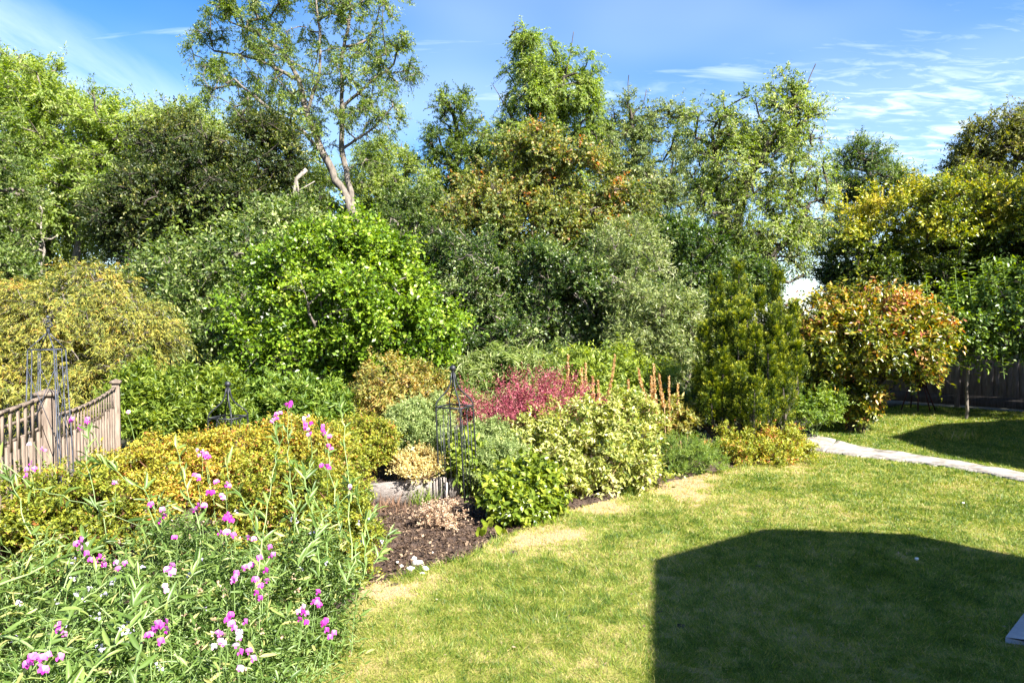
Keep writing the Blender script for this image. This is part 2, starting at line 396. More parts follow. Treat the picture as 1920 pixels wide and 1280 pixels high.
def plant(name, label, cat, base, blobs, ncl, tw, nl, L, W, leaf, tpl='oval', seed=1, r0=.1, rt=.006, bark='bark', cr=None, guides=None,
          droop=.15, up=.25, hang=0., spread=.8, leafup=.7, cut=.25, shell=.42, step=None, pen=.6, tintf=None, group=None, tmean=.45, tsd=.17,
          twig=True, crownname='crown', trunkname='trunk', multi=1, wob=.12, outw=.75, k=6, lj=.3, bare=0., snags=0, e=.5, tl=1.0, lv=.25):
    rg = np.random.RandomState(seed)
    if base[1] > 13.8: L, W, nl, tw, tsd = L*.54, W*.56, int(nl*1.75), int(tw*1.6)+1, tsd*1.1
    base = np.asarray(base, float); root = thing(name, label, cat, base, group)
    size = max(b[3] for b in blobs)
    cr = cr if cr is not None else size*.28
    cr = cr*(.60 if base[1] > 13.8 else .78)
    step = step or max(.06, size*.16)
    cl_ = sample_blobs(rg, blobs, ncl, shell, cut, seed)
    c = cl_[:, :3]; cen = cl_[:, 3:]
    sk = Skel()
    if guides:
        for g in guides: sk.path(g, -1, step, .06, rg)
    else:
        bc = np.mean([b[:3] for b in blobs], axis=0); bb = min(b[2]-b[5] for b in blobs)
        top = bc.copy(); 
        if multi == 1:
            m1 = base*.6+top*.4; m1[:2] += rg.normal(size=2)*.03*size
            sk.path([base, m1, top], -1, step, .08, rg)
        else:
            sk.add(base, -1)
            for i in range(multi):
                b = blobs[i % len(blobs)]; t_ = np.array(b[:3])+rg.normal(size=3)*np.array(b[3:])*.35
                m1 = base*.5+t_*.5; m1[2] += .1*size
                sk.path([base, base*.85+m1*.15+rg.normal(size=3)*.03*size*np.array([1, 1, 0]), m1, t_], 0, step, .10, rg)
    ref = sk.p[:sk.n].copy()
    order = np.argsort([np.min(np.linalg.norm(ref-q, axis=1)) for q in c])
    for i in order: sk.attach(c[i], rg, step, pen, wob)
    # twigs
    T = ncl*tw
    ci = np.repeat(np.arange(ncl), tw)
    out_ = unit(c-cen)[ci]
    td = unit(out_*outw + rdir(rg, T)*1.0 + np.array([0, 0, up]))
    org = c[ci]+rg.normal(size=(T, 3))*cr*.22
    tlen = cr*rg.uniform(.45, 1.15, T)*tl*np.where(rg.uniform(size=T) < .10, 1.6, 1)
    if twig:
        # a real fine twig for every third spray
        sel = np.where(rg.uniform(size=T) < .6)[0]
        for i in sel[:9000]:
            pass
    v, f = sk.mesh(r0, rt, e, k)
    if twig and len(sel):
        a = c[ci][sel]; m_ = org[sel]+td[sel]*(tlen[sel]*.95)[:, None]; m_[:, 2] -= droop*.9*tlen[sel]
        dd = unit(m_-a); aa = unit(np.cross(dd, np.array([.3, .9, .2]))); bb_ = np.cross(dd, aa)
        rr = rt*.6; an = np.array([0, 2.094, 4.189])
        rA = a[:, None, :]+rr*(np.cos(an)[None, :, None]*aa[:, None, :]+np.sin(an)[None, :, None]*bb_[:, None, :])
        rB = m_[:, None, :]+rr*.4*(np.cos(an)[None, :, None]*aa[:, None, :]+np.sin(an)[None, :, None]*bb_[:, None, :])
        tv = np.concatenate([rA, rB], axis=1).reshape(-1, 3); bs = np.arange(len(sel))[:, None]*6; jj = np.arange(3); j2 = (jj+1) % 3
        tf = np.stack([bs+jj, bs+j2, bs+3+j2, bs+3+jj], axis=-1).reshape(-1, 4)+len(v)
        v = np.concatenate([v, tv]); f = np.concatenate([f, tf])
    if snags:
        sm_ = MB(); fr = np.where(c[:, 1] < cen[:, 1])[0]
        for q in rg.choice(fr, min(snags, len(fr)), False):
            a = c[q]+unit(c[q]-cen[q])*cr*.5; L_ = size*rg.uniform(.16, .42); d_ = unit(np.array([rg.normal()*.8, -.25, rg.uniform(.0, 1.)]))
            pts = [a-d_*.3]
            for z_ in range(5): d_ = unit(d_+rg.normal(size=3)*.35); pts.append(pts[-1]+d_*L_/5)
            r_ = rt*rg.uniform(2.0, 4.2); sm_.tube(pts, np.linspace(r_, r_*.3, 6), 4, False)
            for z_ in (2, 3, 4):
                d2_ = unit(d_+rg.normal(size=3)*.9); sm_.tube([pts[z_], pts[z_]+d2_*L_*.25, pts[z_]+d2_*L_*.5+rg.normal(size=3)*.05*L_], [r_*.5, r_*.35, r_*.2], 3, False)
        sv = np.concatenate(sm_.v); sf = np.concatenate(sm_.q)+len(v); v = np.concatenate([v, sv]); f = np.concatenate([f, sf])
    mk(trunkname, v, f, M[bark], root, smooth=True)
    keep = np.ones(T, bool)
    if bare: keep = rg.uniform(size=T) > bare
    v, f, fp, pos, s_ = twig_leaves(rg, org[keep], td[keep], tlen[keep], nl, L, W, tpl, droop, leafup, spread, hang, lj, lv)
    cti = np.repeat(ci[keep], nl)
    t = tmean+rg.normal(size=len(pos))*tsd+(rg.normal(size=ncl)*.13)[cti]
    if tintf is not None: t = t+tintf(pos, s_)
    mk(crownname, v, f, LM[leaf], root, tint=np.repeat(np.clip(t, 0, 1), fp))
    return root

# ================================================================== THE SETTING
def grid_mesh(name, x0, x1, y0, y1, st, zf, mat, mask=None, tf=None):
    xs = np.arange(x0, x1+st*.5, st); ys = np.arange(y0, y1+st*.5, st)
    X, Y = np.meshgrid(xs, ys, indexing='ij'); Z = zf(X, Y)
    v = np.stack([X, Y, Z], -1).reshape(-1, 3); ny = len(ys)
    i, j = np.meshgrid(np.arange(len(xs)-1), np.arange(ny-1), indexing='ij')
    a = (i*ny+j).ravel(); f = np.stack([a, a+ny, a+ny+1, a+1], -1)
    cx = (X[:-1, :-1]+st/2).ravel(); cy_ = (Y[:-1, :-1]+st/2).ravel()
    if mask is not None: k = mask(cx, cy_); f = f[k]; cx = cx[k]; cy_ = cy_[k]
    t = tf(cx, cy_) if tf is not None else None
    used = np.zeros(len(v), bool); used[f.ravel()] = True; idx = np.cumsum(used)-1
    return mk(name, v[used], idx[f], mat, tint=t, smooth=True)
def inpoly(poly):
    poly = np.array(poly)[:, :2]
    def g(x, y):
        r = np.zeros(x.shape, bool); n = len(poly)
        for i in range(n):
            x1, y1 = poly[i]; x2, y2 = poly[(i+1) % n]
            c = ((y1 > y) != (y2 > y)) & (x < (x2-x1)*(y-y1)/(y2-y1+1e-12)+x1)
            r ^= c
        return r
    return g
# terrain: dark leaf-strewn earth that falls away behind the garden and runs to the horizon
M['earth'] = noisemat('earth', (.014, .013, .007), (.045, .042, .018), 2.2, .95, bump=.6, bscale=9)
def terr():
    g = lambda a: np.array(a)
    xs = np.concatenate([-np.geomspace(900, 31, 16), np.arange(-30, 30.1, .6), np.geomspace(31, 900, 16)])
    ys = np.concatenate([-np.geomspace(900, 13, 14), np.arange(-12, 46.1, .6), np.geomspace(48, 2500, 18)])
    X, Y = np.meshgrid(xs, ys, indexing='ij')
    Z = gz(X, Y)-.09+(fbm(X, Y, .7, 3)-.5)*.12*sm((Y-9)/4)
    v = np.stack([X, Y, Z], -1).reshape(-1, 3); ny = len(ys)
    i, j = np.meshgrid(np.arange(len(xs)-1), np.arange(ny-1), indexing='ij'); a = (i*ny+j).ravel()
    return mk('ground', v, np.stack([a, a+ny, a+ny+1, a+1], -1), M['earth'], smooth=True)
struct(terr())
# lawn outline on the ground, from the edge of the border
edge = [G(560, 1275), G(640, 1150), G(690, 1092), G(760, 1076), G(800, 1062), G(880, 1040), G(930, 1008), G(1000, 985), G(1060, 957),
        G(1160, 932), G(1235, 907), G(1350, 882), G(1440, 868), G(1520, 852), G(1525, 800), G(1600, 785), G(1650, 768), G(1700, 758), G(1760, 762), G(1900, 772), G(1990, 780)]
edge = [e[:2] for e in edge]
LAWN = [(-1.6, -1.5), (-1.3, 2.6)] + edge + [(13.5, 9), (13.5, -1.5)]  # closed along the right
in_lawn = inpoly(LAWN)
path_up = [G(1500, 812), G(1560, 824), G(1610, 838), G(1700, 851), G(1800, 867), G(1920, 887), G(2350, 975)]
path_lo = [G(2350, 1010), G(1920, 905), G(1850, 889), G(1760, 874), G(1640, 860), G(1560, 850), G(1500, 842)]
PATH = [p[:2] for p in path_up+path_lo]
in_path = inpoly(PATH)
PATIO = [G(1885, 1203)[:2], G(1925, 1150)[:2], G(2100, 1120)[:2], (5.5, 2.6), (5.2, -1.0), G(2300, 1260)[:2]]
in_patio = inpoly(PATIO)
eg = np.array([e for e in edge[:14]])
def edge_dist(x, y):
    d = np.full(np.shape(x), 9.)
    for a, b in zip(eg[:-1], eg[1:]):
        ab = b-a; t = np.clip(((x-a[0])*ab[0]+(y-a[1])*ab[1])/(ab@ab), 0, 1)
        d = np.minimum(d, np.hypot(x-a[0]-t*ab[0], y-a[1]-t*ab[1]))
    return d
def dryness(x, y):
    n = fbm(x, y, 1.3, 11); n2 = fbm(x, y, 6.0, 4); n3 = fbm(x, y, .5, 8); n4 = vnoise(x, y, 17, 14)
    d = .31+.50*(n-.45)+.60*(n2-.5)+.35*(n3-.5)+.40*(n4-.5)
    ed = edge_dist(x, y)
    d = d+.95*np.exp(-(ed/.34)**2)*np.clip(fbm(x, y, 1.9, 21)*3.2-1.30, 0, 1)*sm((np.asarray(y)-4.2)/.5)*sm((9.2-np.asarray(y))/1.5)+.17*np.exp(-(ed/.55)**2)-.04
    for px_, py_, r_, a_ in ((1285, 922, .36, .8), (1240, 912, .25, .6), (1060, 1002, .24, .7), (1010, 1010, .22, .5), (760, 1105, .16, .8), (820, 1085, .15, .7), (1135, 950, .22, .5), (1500, 872, .5, .35), (740, 1120, .12, .5), (930, 1050, .18, .4)):
        g_ = G(px_, py_); dd_ = np.hypot(np.asarray(x)-g_[0], (np.asarray(y)-g_[1])*.8)/r_
        d = d+a_*.62*np.exp(-dd_**2)*(.15+1.5*fbm(x, y, 6, 51))
    return np.clip(d, 0, 1)
def lawn_z(X, Y): return ((fbm(X, Y, .9, 2)-.5)*.035+(fbm(X, Y, 6, 6)-.5)*.012)*(1-.7*sm((np.asarray(Y)-6)/1.5))
m, t, n, l = nm('lawn_soil_and_thatch')
o = n('ShaderNodeOutputMaterial'); a = n('ShaderNodeAttribute'); a.attribute_name = 'tint'
tcn = n('ShaderNodeTexCoord'); no = n('ShaderNodeTexNoise'); no.inputs['Scale'].default_value = 60; no.inputs['Detail'].default_value = 5; l(tcn.outputs['Object'], no.inputs['Vector'])
ad = n('ShaderNodeMath'); ad.operation = 'MULTIPLY_ADD'; l(no.outputs[0], ad.inputs[0]); ad.inputs[1].default_value = .5; l(a.outputs['Fac'], ad.inputs[2])
r = n('ShaderNodeValToRGB'); setramp(r, [(.15, (.05, .075, .010)), (.45, (.14, .15, .025)), (.75, (.24, .20, .075)), (1., (.32, .225, .13))]); l(ad.outputs[0], r.inputs[0])
p = n('ShaderNodeBsdfPrincipled'); p.inputs['Roughness'].default_value = .95; p.inputs['Specular IOR Level'].default_value = .1; l(r.outputs[0], p.inputs['Base Color'])
b = n('ShaderNodeBump'); b.inputs['Strength'].default_value = .8; b.inputs['Distance'].default_value = .02; l(no.outputs[0], b.inputs['Height']); l(b.outputs[0], p.inputs['Normal']); l(p.outputs[0], o.inputs[0])
M['lawn'] = m
struct(grid_mesh('lawn', -1.8, 13.5, -1.5, 16.4, .06, lawn_z, M['lawn'], lambda x, y: in_lawn(x, y) & ~in_patio(x, y), lambda x, y: dryness(x, y)*.85))
# soil of the border
M['soil'] = noisemat('soil', (.022, .014, .010), (.125, .083, .062), 16, .95, bump=1.0, bscale=45, lo=.35, hi=.75)
def soil_z(X, Y): return -.035+(fbm(X, Y, 1.6, 31)-.5)*.05+(fbm(X, Y, 9, 33)-.5)*.075+(vnoise(X, Y, 27, 35)-.5)*.02-(.22*sm((-1.9-X)/2.5))
struct(grid_mesh('soil_bed', -5.5, 4.6, 3.6, 11.5, .03, soil_z, M['soil'], lambda x, y: (y < 9.6+x*.3)))
# paving path
M['paving'] = noisemat('paving', (.13, .115, .09), (.33, .295, .26), 5, .9, bump=.7, bscale=22, lo=.30, hi=.60)
def path_strip():
    up = np.array(PATH[:7]); lo = np.array(PATH[7:][::-1]); mb = MB(); rg = np.random.RandomState(4); K = 90
    def al(P_, t):
        x_ = P_[0, 0]+(P_[-1, 0]-P_[0, 0])*t; return np.array([x_, np.interp(x_, P_[:, 0], P_[:, 1])])
    v = []
    for i in range(K+1):
        a, b_ = al(up, i/K), al(lo, i/K); w_ = (vnoise(i*.23, 3., 1.)-.5)*.16; w2 = (vnoise(i*.31, 9., 1.)-.5)*.14
        a = a+np.array([0, w_+rg.normal()*.008]); b_ = b_+np.array([0, w2+rg.normal()*.008]); z = .020+(.003 if int(i/9) % 2 else 0)
        v += [(*a, -.06), (*a, z), (*((a+b_)/2), z+.003), (*b_, z), (*b_, -.06)]
    q = []
    v = np.array(v).reshape(K+1, 5, 3)
    for a0, a1 in ((0, 11), (11, 24), (24, 33), (33, 46), (46, 55), (55, 68), (68, 79), (79, 90)):
        blk = v[a0:a1+1].copy(); blk[0] += (blk[1]-blk[0])*.14; blk[-1] += (blk[-2]-blk[-1])*.14; blk[:, 1:4, 2] += rg.uniform(-.004, .004); m_ = len(blk)
        qq = [(i*5+k, i*5+k+1, i*5+k+6, i*5+k+5) for i in range(m_-1) for k in range(4)]+[(0, 1, 2, 2+0)][:0]
        mb.add(blk.reshape(-1, 3), qq+[(0, 4, 3, 1), ((m_-1)*5, (m_-1)*5+1, (m_-1)*5+3, (m_-1)*5+4)])
    return mb.build('path', M['paving'])
struct(path_strip())
def patio():
    mb = MB(); p = np.array(PATIO); n_ = len(p)
    v = [(*a, .03) for a in p]+[(*a, -.05) for a in p]
    me = MB(); c = p.mean(0)
    v = [(*c, .03)]+v
    mb.add(v, [(1+k, 1+n_+k, 1+n_+(k+1) % n_, 1+(k+1) % n_) for k in range(n_)], [(0, 1+k, 1+(k+1) % n_) for k in range(n_)])
    return mb.build('patio', M['plastic'])
struct(patio())

# ------------------------------------------------------------------ grass blades
def grass():
    rg = np.random.RandomState(7)
    n = 1750000
    # density falls with distance
    y = 2.9+(16-2.9)*rg.uniform(size=n)**2.2
    x = rg.uniform(-1.5, 12.5, n)*1.0
    fr = (np.abs(x) < y*.86+1.2)
    x, y = x[fr], y[fr]
    ok = in_lawn(x, y) & ~in_path(x+rg.normal(size=len(x))*.03, y+rg.normal(size=len(x))*.035) & ~in_patio(x, y)
    x, y = x[ok], y[ok]
    d = dryness(x, y)
    keep = rg.uniform(size=len(x)) > np.clip((d-.80)*2.0, 0, .55)
    x, y, d = x[keep], y[keep], d[keep]
    k = len(x); z = lawn_z(x, y)-.004
    clump = fbm(x, y, 9, 17)
    h = (.018+.034*rg.uniform(size=k)**2)*(.4+clump*1.3)*np.where(d > .7, .75, 1)
    h *= 1+1.2*np.exp(-(edge_dist(x, y)/.08)**2)*(d < .6)
    wd = .0024+.0011*(y-3)
    fl = np.stack([vnoise(x, y, 4, 41)-.5, vnoise(x, y, 4, 42)-.5], -1)*1.1
    lean = rg.normal(size=(k, 3))*.65; lean[:, :2] += fl; lean[:, 2] = .8
    nn = rg.normal(size=(k, 3))+np.array([0, -.3, .4])
    pos = np.stack([x, y, z], -1)
    v, f, fp = leaves_mesh(pos, lean, nn, h, wd, 'needle')
    t = .13+d*.70+rg.normal(size=k)*.21+(clump-.5)*-.25
    t = np.where(rg.uniform(size=k) < .08, t+.4, t)
    print('grass', k)
    g = mk('grass', v, f, LM['grass'], tint=np.clip(t, 0, 1))
    g['kind'] = 'stuff'; g['label'] = 'short summer lawn grass, green with yellow and straw patches'; g['category'] = 'grass'
grass()

# mulch, dead leaves and crumbs on the open soil
def mulch():
    rg = np.random.RandomState(9); n = 60000
    x = np.concatenate([rg.uniform(-1.6, 3.6, n//2), rg.uniform(-1.3, .9, n//2)]); y = np.concatenate([rg.uniform(4.6, 9.2, n//2), rg.uniform(4.8, 7.0, n//2)])
    ok = (~in_lawn(x, y)) | (edge_dist(x, y) < .05)
    x, y = x[ok], y[ok]; k = len(x); z = soil_z(x, y)+.008
    pos = np.stack([x, y, z], -1)
    d = rg.normal(size=(k, 3)); d[:, 2] *= .35; nn = rg.normal(size=(k, 3))*.7+np.array([0, 0, 1])
    s = .008+.045*rg.uniform(size=k)**4
    v, f, fp = leaves_mesh(pos, d, nn, s, s*rg.uniform(.2, .8, k), 'oval')
    t = rg.beta(1.2, 2.6, k)
    m_ = 420; yl = 3.2+9.5*rg.uniform(size=m_)**1.4; xl = rg.uniform(-1, 8.5, m_); q = in_lawn(xl, yl) & ~in_path(xl, yl); xl, yl = xl[q], yl[q]; m_ = len(xl)
    v2, f2, _ = leaves_mesh(np.stack([xl, yl, lawn_z(xl, yl)+.022], -1), rdir(rg, m_)*np.array([1, 1, .2]), rg.normal(size=(m_, 3))*.4+np.array([0, 0, 1]), rg.uniform(.010, .030, m_), rg.uniform(.006, .016, m_), 'oval')
    f = np.concatenate([f, f2+len(v)]); v = np.concatenate([v, v2]); t = np.concatenate([t, rg.uniform(.3, 1, m_)])
    o = mk('leaf_litter', v, f, M['litter'], tint=np.repeat(t, fp))
    o['kind'] = 'stuff'; o['label'] = 'brown dead leaves and bark crumbs scattered on the border soil and lawn'; o['category'] = 'leaf litter'
M['litter'] = leafmat('litter', [(0, (.03, .018, .012)), (.4, (.10, .066, .045)), (1, (.40, .29, .19))], .9, .05, .1)
mulch()

# far wood that closes the view behind the trees one can tell apart
def wood():
    rg = np.random.RandomState(12); pos = []; t = []
    for px, Y, ry0 in [(-60, 40, 300), (60, 36, 330), (190, 38, 300), (330, 38, 310), (470, 36, 330), (600, 40, 345), (720, 36, 360), (840, 38, 370), (950, 38, 420), (1050, 40, 420), (1160, 38, 500), (1290, 40, 595), (1410, 44, 605), (1560, 40, 600), (1700, 40, 520), (1840, 40, 450), (1960, 38, 400)]:
        top = P(px, ry0, Y); zb = float(gz(top[0], Y)); H = top[2]-zb
        for k in range(int(60+H*11)):
            c = np.array([top[0]+rg.normal()*2.0, Y+rg.normal()*1.2, zb+H*rg.uniform(.02, .93)])
            m_ = 110; pos.append(c+rdir(rg, m_)*rg.uniform(.2, 1, (m_, 1))**.6*np.array([1.2, 1., .8])); t.append(np.full(m_, rg.normal()*.12))
    pos = np.concatenate(pos); t = np.concatenate(t)+.42+rg.normal(size=len(pos))*.15
    k = len(pos); L = rg.uniform(.10, .22, k)
    v, f, fp = leaves_mesh(pos, rdir(rg, k), rdir(rg, k)+np.array([0, -.3, .8]), L, L*.6, 'oval')
    o = mk('woodland', v, f, LM['dark'], tint=np.repeat(np.clip(t, 0, 1), fp))  # dark leaf colour stands in for shade in gaps between the nearer trees
    o['kind'] = 'stuff'; o['label'] = 'distant mixed wood seen as one green mass behind the trees'; o['category'] = 'woodland'
wood()

# ================================================================== BUILDINGS OUTSIDE THE FRAME (they throw the long shadows)
def prism_house(name, label, shadow_pts, H, Hr, ext):
    sh = np.array([-SUNV[0], -SUNV[1]])*H/SUNV[2]
    pl = [np.array(p[:2])-sh for p in shadow_pts]+[np.array(e) for e in ext]
    n_ = len(pl); c = np.mean(pl, axis=0)
    root = thing(name, label, 'house', (c[0], c[1], 0))
    mb = MB(); v = [(*a, -.1) for a in pl]+[(*a, H-.02) for a in pl]
    mb.add(v, [(k, (k+1) % n_, n_+(k+1) % n_, n_+k) for k in range(n_)]); mb.build('wall', M['brick'], root)
    mb = MB(); v = [(*a, H) for a in pl]+[(c[0], c[1], Hr)]+[(*a, H-.16) for a in pl]
    mb.add(v, [(k, n_+1+k, n_+1+(k+1) % n_, (k+1) % n_) for k in range(n_)]+[(n_+1+k, n_+1+(k+1) % n_, n_+1+(k+1) % n_, n_+1+k) for k in []], [(k, (k+1) % n_, n_) for k in range(n_)])
    mb.build('roof', M['tiles'], root)
    for k in range(n_-1):
        a, b_ = pl[k], pl[k+1]; L = np.linalg.norm(b_-a)
        if L < .9: continue
        d = (b_-a)/L; nrm = np.array([d[1], -d[0]])
        if nrm@((a+b_)/2-c) < 0: nrm = -nrm
        for zc in ([1.5, H-1.3] if H > 4 else [1.5]):
            q = (a+b_)/2+nrm*.012; wf = MB(); ww = min(.7, L*.3)
            wf.box((*q, zc), (*(d*ww), 0), (*(nrm*.03), 0), (0, 0, .6)); fr = wf.build('window', M['render'], root)
            g = MB(); g.box((*(q+nrm*.032), zc), (*(d*(ww-.07)), 0), (*(nrm*.004), 0), (0, 0, .53)); g.build('pane', M['glass'], fr).location = (0, 0, 0)
    return root
prism_house('house', 'brick house beside the lawn whose canted bay shades the grass at lower right',
            [G(1213, 1380), G(1222, 1050), G(1430, 990), G(1705, 1000), G(1925, 1075)], 4.3, 4.9, [(11, -.5), (10.5, -6.5), (4.0, -6.5)])
prism_house('neighbouring_house', 'brick neighbouring house beyond the right end of the path',
            [G(1990, 893), G(1765, 852), G(1665, 820), G(1750, 796), G(1935, 786)], 6.2, 7.0, [(18.5, 10), (19.5, 4.5)])

# ================================================================== TREES
def T(px, Y): 
    x = (px-960)/F*Y
    return np.array([x, Y, float(gz(x, Y))-.1])
GB = 'trees of the wood behind the garden'
plant('light_green_tree', 'broad light green feathery tree at the far left behind the golden bush', 'tree', T(120, 24),
      [B(130, 250, 24, 95, 100), B(60, 380, 24, 120, 120), B(215, 330, 23, 75, 90), B(0, 240, 24, 90, 90), B(150, 370, 23, 110, 50), B(30, 165, 25, 60, 60), B(-60, 350, 24, 80, 160), B(240, 250, 24, 45, 55)],
      560, 12, 11, .24, .075, 'ashlight', 'oval', 21, .22, .012, 'bark', 1.15, snags=60, cut=0.34, up=.5, droop=.3, tsd=.2, group=GB, multi=4, tmean=.55)
plant('bluish_tree', 'bluish green leafy tree cut by the left edge of the picture', 'tree', T(-40, 17),
      [B(-10, 440, 17, 30, 60), B(-50, 330, 17, 75, 120), B(10, 520, 16.5, 45, 35), B(-40, 520, 17, 60, 60)],
      130, 12, 10, .17, .075, 'grey', 'oval', 22, .15, .01, 'bark', .9, tmean=.5, up=.3, group=GB)
plant('shrub_tree', 'pale green round topped tree behind the dark tree', 'tree', T(330, 30),
      [B(330, 270, 30, 85, 70), B(400, 300, 30, 80, 80), B(290, 320, 30, 60, 70)], 190, 11, 10, .24, .09, 'ash', 'oval', 23, .2, .012, 'bark', 1.4, cut=0.38, group=GB, tmean=.62)
plant('dark_tree', 'wide dark olive tree with shaded trunk behind the golden bush', 'tree', T(375, 18),
      [B(440, 320, 18, 105, 90), B(320, 370, 18, 100, 75), B(500, 300, 18, 60, 65), B(250, 400, 17.5, 65, 60), B(400, 420, 18, 110, 50), B(215, 430, 18, 40, 45), B(330, 270, 18.5, 70, 45), B(470, 410, 17.5, 60, 60)],
      470, 11, 11, .13, .065, 'dark', 'oval', 24, .2, .010, 'bark_dark', .85, snags=60, cut=.32, tmean=.45, tsd=.2, up=.2, group=GB, guides=[[T(375, 18), P(372, 520, 18), P(362, 450, 18.1), P(385, 400, 18), P(430, 340, 18)], [P(362, 450, 18.1), P(300, 400, 18), P(260, 420, 17.6)], [P(385, 400, 18), P(480, 330, 17.9)]])
# thin pale trunks standing in the gap on the left
def thin_trunks(specs):
    for i, (px0, py0, px1, py1, Y, lab) in enumerate(specs):
        b = T(px0, Y); root = thing('young_tree', lab, 'tree', b, 'thin bare young trees in the dark gap')
        rg = np.random.RandomState(60+i); sk = Skel()
        top = P(px1, py1, Y)
        sk.path([b, b*.5+top*.5+rg.normal(size=3)*.12, top], -1, .35, .10, rg)
        for q in range(16):
            t_ = rg.uniform(.55, 1); c = b+(top-b)*t_+rg.normal(size=3)*np.array([.5, .4, .4]); sk.attach(c, rg, .25)
        v, f = sk.mesh(.055, .008, .5, 6); mk('trunk', v, f, M['bark_pale'], root, smooth=True)
        c = top+rg.normal(size=(60, 3))*np.array([.55, .5, .5]); td = rdir(rg, 60)
        v, f, fp, pos, s_ = twig_leaves(rg, c, td, rg.uniform(.2, .5, 60), 8, .12, .06, 'oval')
        mk('crown', v, f, LM['ash'], root, tint=np.repeat(np.clip(.5+rg.normal(size=len(pos))*.2, 0, 1), fp))
thin_trunks([(55, 520, 40, 400, 19, 'thin pale trunk nearest the left edge in the dark gap'), (88, 520, 75, 370, 19.5, 'thin pale bent trunk second from the left edge'),
             (398, 560, 402, 465, 16.5, 'thin pale upright trunk below the dark tree'), (375, 560, 372, 470, 16.8, 'thin brown trunk left of the pale upright one')])
# the tall open tree
g1 = [[T(668, 22), P(664, 420, 22), P(655, 380, 22), P(630, 335, 22), P(608, 290, 22), P(575, 215, 22), P(560, 150, 22.2), P(535, 100, 22.3), P(480, 60, 22.4), P(430, 40, 22.5)],
      [P(662, 400, 22), P(652, 340, 22.1), P(640, 280, 22.2), P(643, 200, 22.3), P(640, 120, 22.4), P(655, 40, 22.5), P(660, -40, 22.5)],
      [P(608, 290, 22), P(560, 240, 21.6), P(500, 200, 21.3), P(440, 150, 21.2)], [P(575, 215, 22), P(600, 140, 21.8), P(600, 60, 21.7), P(590, -20, 21.6)],
      [P(643, 200, 22.3), P(700, 150, 22.5), P(740, 120, 22.6)], [P(640, 280, 22.2), P(700, 240, 22.0), P(735, 200, 21.8)], [P(560, 150, 22.2), P(480, 110, 22.6), P(400, 95, 22.8)]]
plant('tall_tree', 'tallest open crowned tree with forked grey trunk, cut by the top of the picture', 'tree', T(668, 22),
      [B(450, 55, 22.3, 80, 60), B(560, 20, 22.3, 100, 60), B(690, 60, 22.4, 70, 90), B(740, 115, 22.4, 45, 45), B(430, 170, 21.8, 65, 55), B(530, 130, 22, 80, 70), B(640, 160, 22, 75, 80), B(500, 215, 21.6, 60, 35), B(710, 215, 22.2, 50, 50), B(390, 100, 22.4, 45, 40), B(600, 240, 22, 60, 45), B(470, -30, 22.4, 80, 50), B(640, -40, 22.4, 90, 60), B(685, 290, 22.2, 40, 30)],
      420, 8, 8, .15, .055, 'ash', 'oval', 25, .17, .008, 'bark', .62, cut=.42, guides=g1, up=.1, droop=.25, hang=.25, tmean=.42, tsd=.2, shell=.5, pen=.3, e=.55)
plant('pale_understorey_tree', 'pale green tree to the right of the forked trunk', 'tree', T(720, 27),
      [B(720, 340, 27, 65, 70), B(760, 370, 26, 60, 70), B(690, 400, 26, 70, 60), B(800, 410, 26, 50, 60), B(600, 360, 28, 40, 60), B(560, 380, 27, 45, 70)],
      250, 11, 10, .20, .075, 'ash', 'oval', 26, .18, .01, 'bark', 1.0, tmean=.6, up=.4, droop=.3, snags=30, cut=0.42, group=GB)
plant('ivy_clad_tree', 'slim dark tree with ivy clad trunk between the tallest tree and the centre tree', 'tree', T(850, 27),
      [B(850, 210, 27, 35, 45), B(830, 280, 27, 32, 45), B(880, 260, 27, 42, 45), B(860, 330, 27, 60, 50), B(900, 310, 27, 28, 35), B(840, 375, 27, 50, 40)],
      190, 9, 9, .16, .07, 'ash', 'oval', 27, .22, .012, 'bark_dark', .75, cut=0.44, tmean=.3, guides=[[T(850, 27), P(848, 400, 27), P(852, 330, 27), P(862, 260, 27), P(842, 190, 27)], [P(852, 330, 27), P(905, 300, 27)]])
plant('centre_tree', 'tall feathery pale green tree in the middle with bare leaning side branch', 'tree', T(1010, 26),
      [B(1000, 110, 26, 35, 50), B(985, 160, 26, 42, 45), B(1060, 165, 26, 55, 60), B(1000, 215, 26, 60, 55), B(1080, 220, 26, 55, 60), B(970, 270, 26, 55, 55), B(1060, 290, 26, 80, 60), B(990, 75, 26, 18, 22), B(1030, 340, 26, 90, 50)],
      380, 10, 10, .20, .06, 'ashlight', 'oval', 28, .25, .012, 'bark_dark', .85, snags=25, cut=0.46, up=.1, droop=.45, hang=.4, tmean=.55, tsd=.2,
      guides=[[T(1010, 26), P(1008, 300, 26), P(1000, 200, 26), P(998, 110, 26), P(992, 70, 26)], [P(1008, 260, 26), P(960, 220, 26), P(925, 160, 26)], [P(1008, 300, 26), P(1050, 180, 26), P(1068, 110, 26), P(1075, 60, 26)]])
plant('orange_tipped_maple', 'maple turning orange at its tips in front of the tall centre tree', 'tree', T(1040, 17),
      [B(1000, 320, 17, 60, 70), B(1080, 350, 17, 90, 60), B(930, 370, 17, 60, 50), B(1150, 420, 17, 60, 60), B(1000, 430, 16.5, 110, 70), B(1100, 470, 16.5, 80, 70), B(900, 450, 16.5, 70, 70), B(990, 270, 17, 22, 35)],
      420, 10, 9, .13, .09, 'maple', 'oval', 29, .15, .009, 'bark', .75, snags=40, cut=0.38, tmean=.47, tsd=.16, up=.35, multi=3, tintf=lambda p, s: .25*sm((p[:, 2]-3.2)/2.6)*(vnoise(p[:, 0], p[:, 2], 3.6, 3) > .66)*np.where(s > .45, 1, .3)-.02)
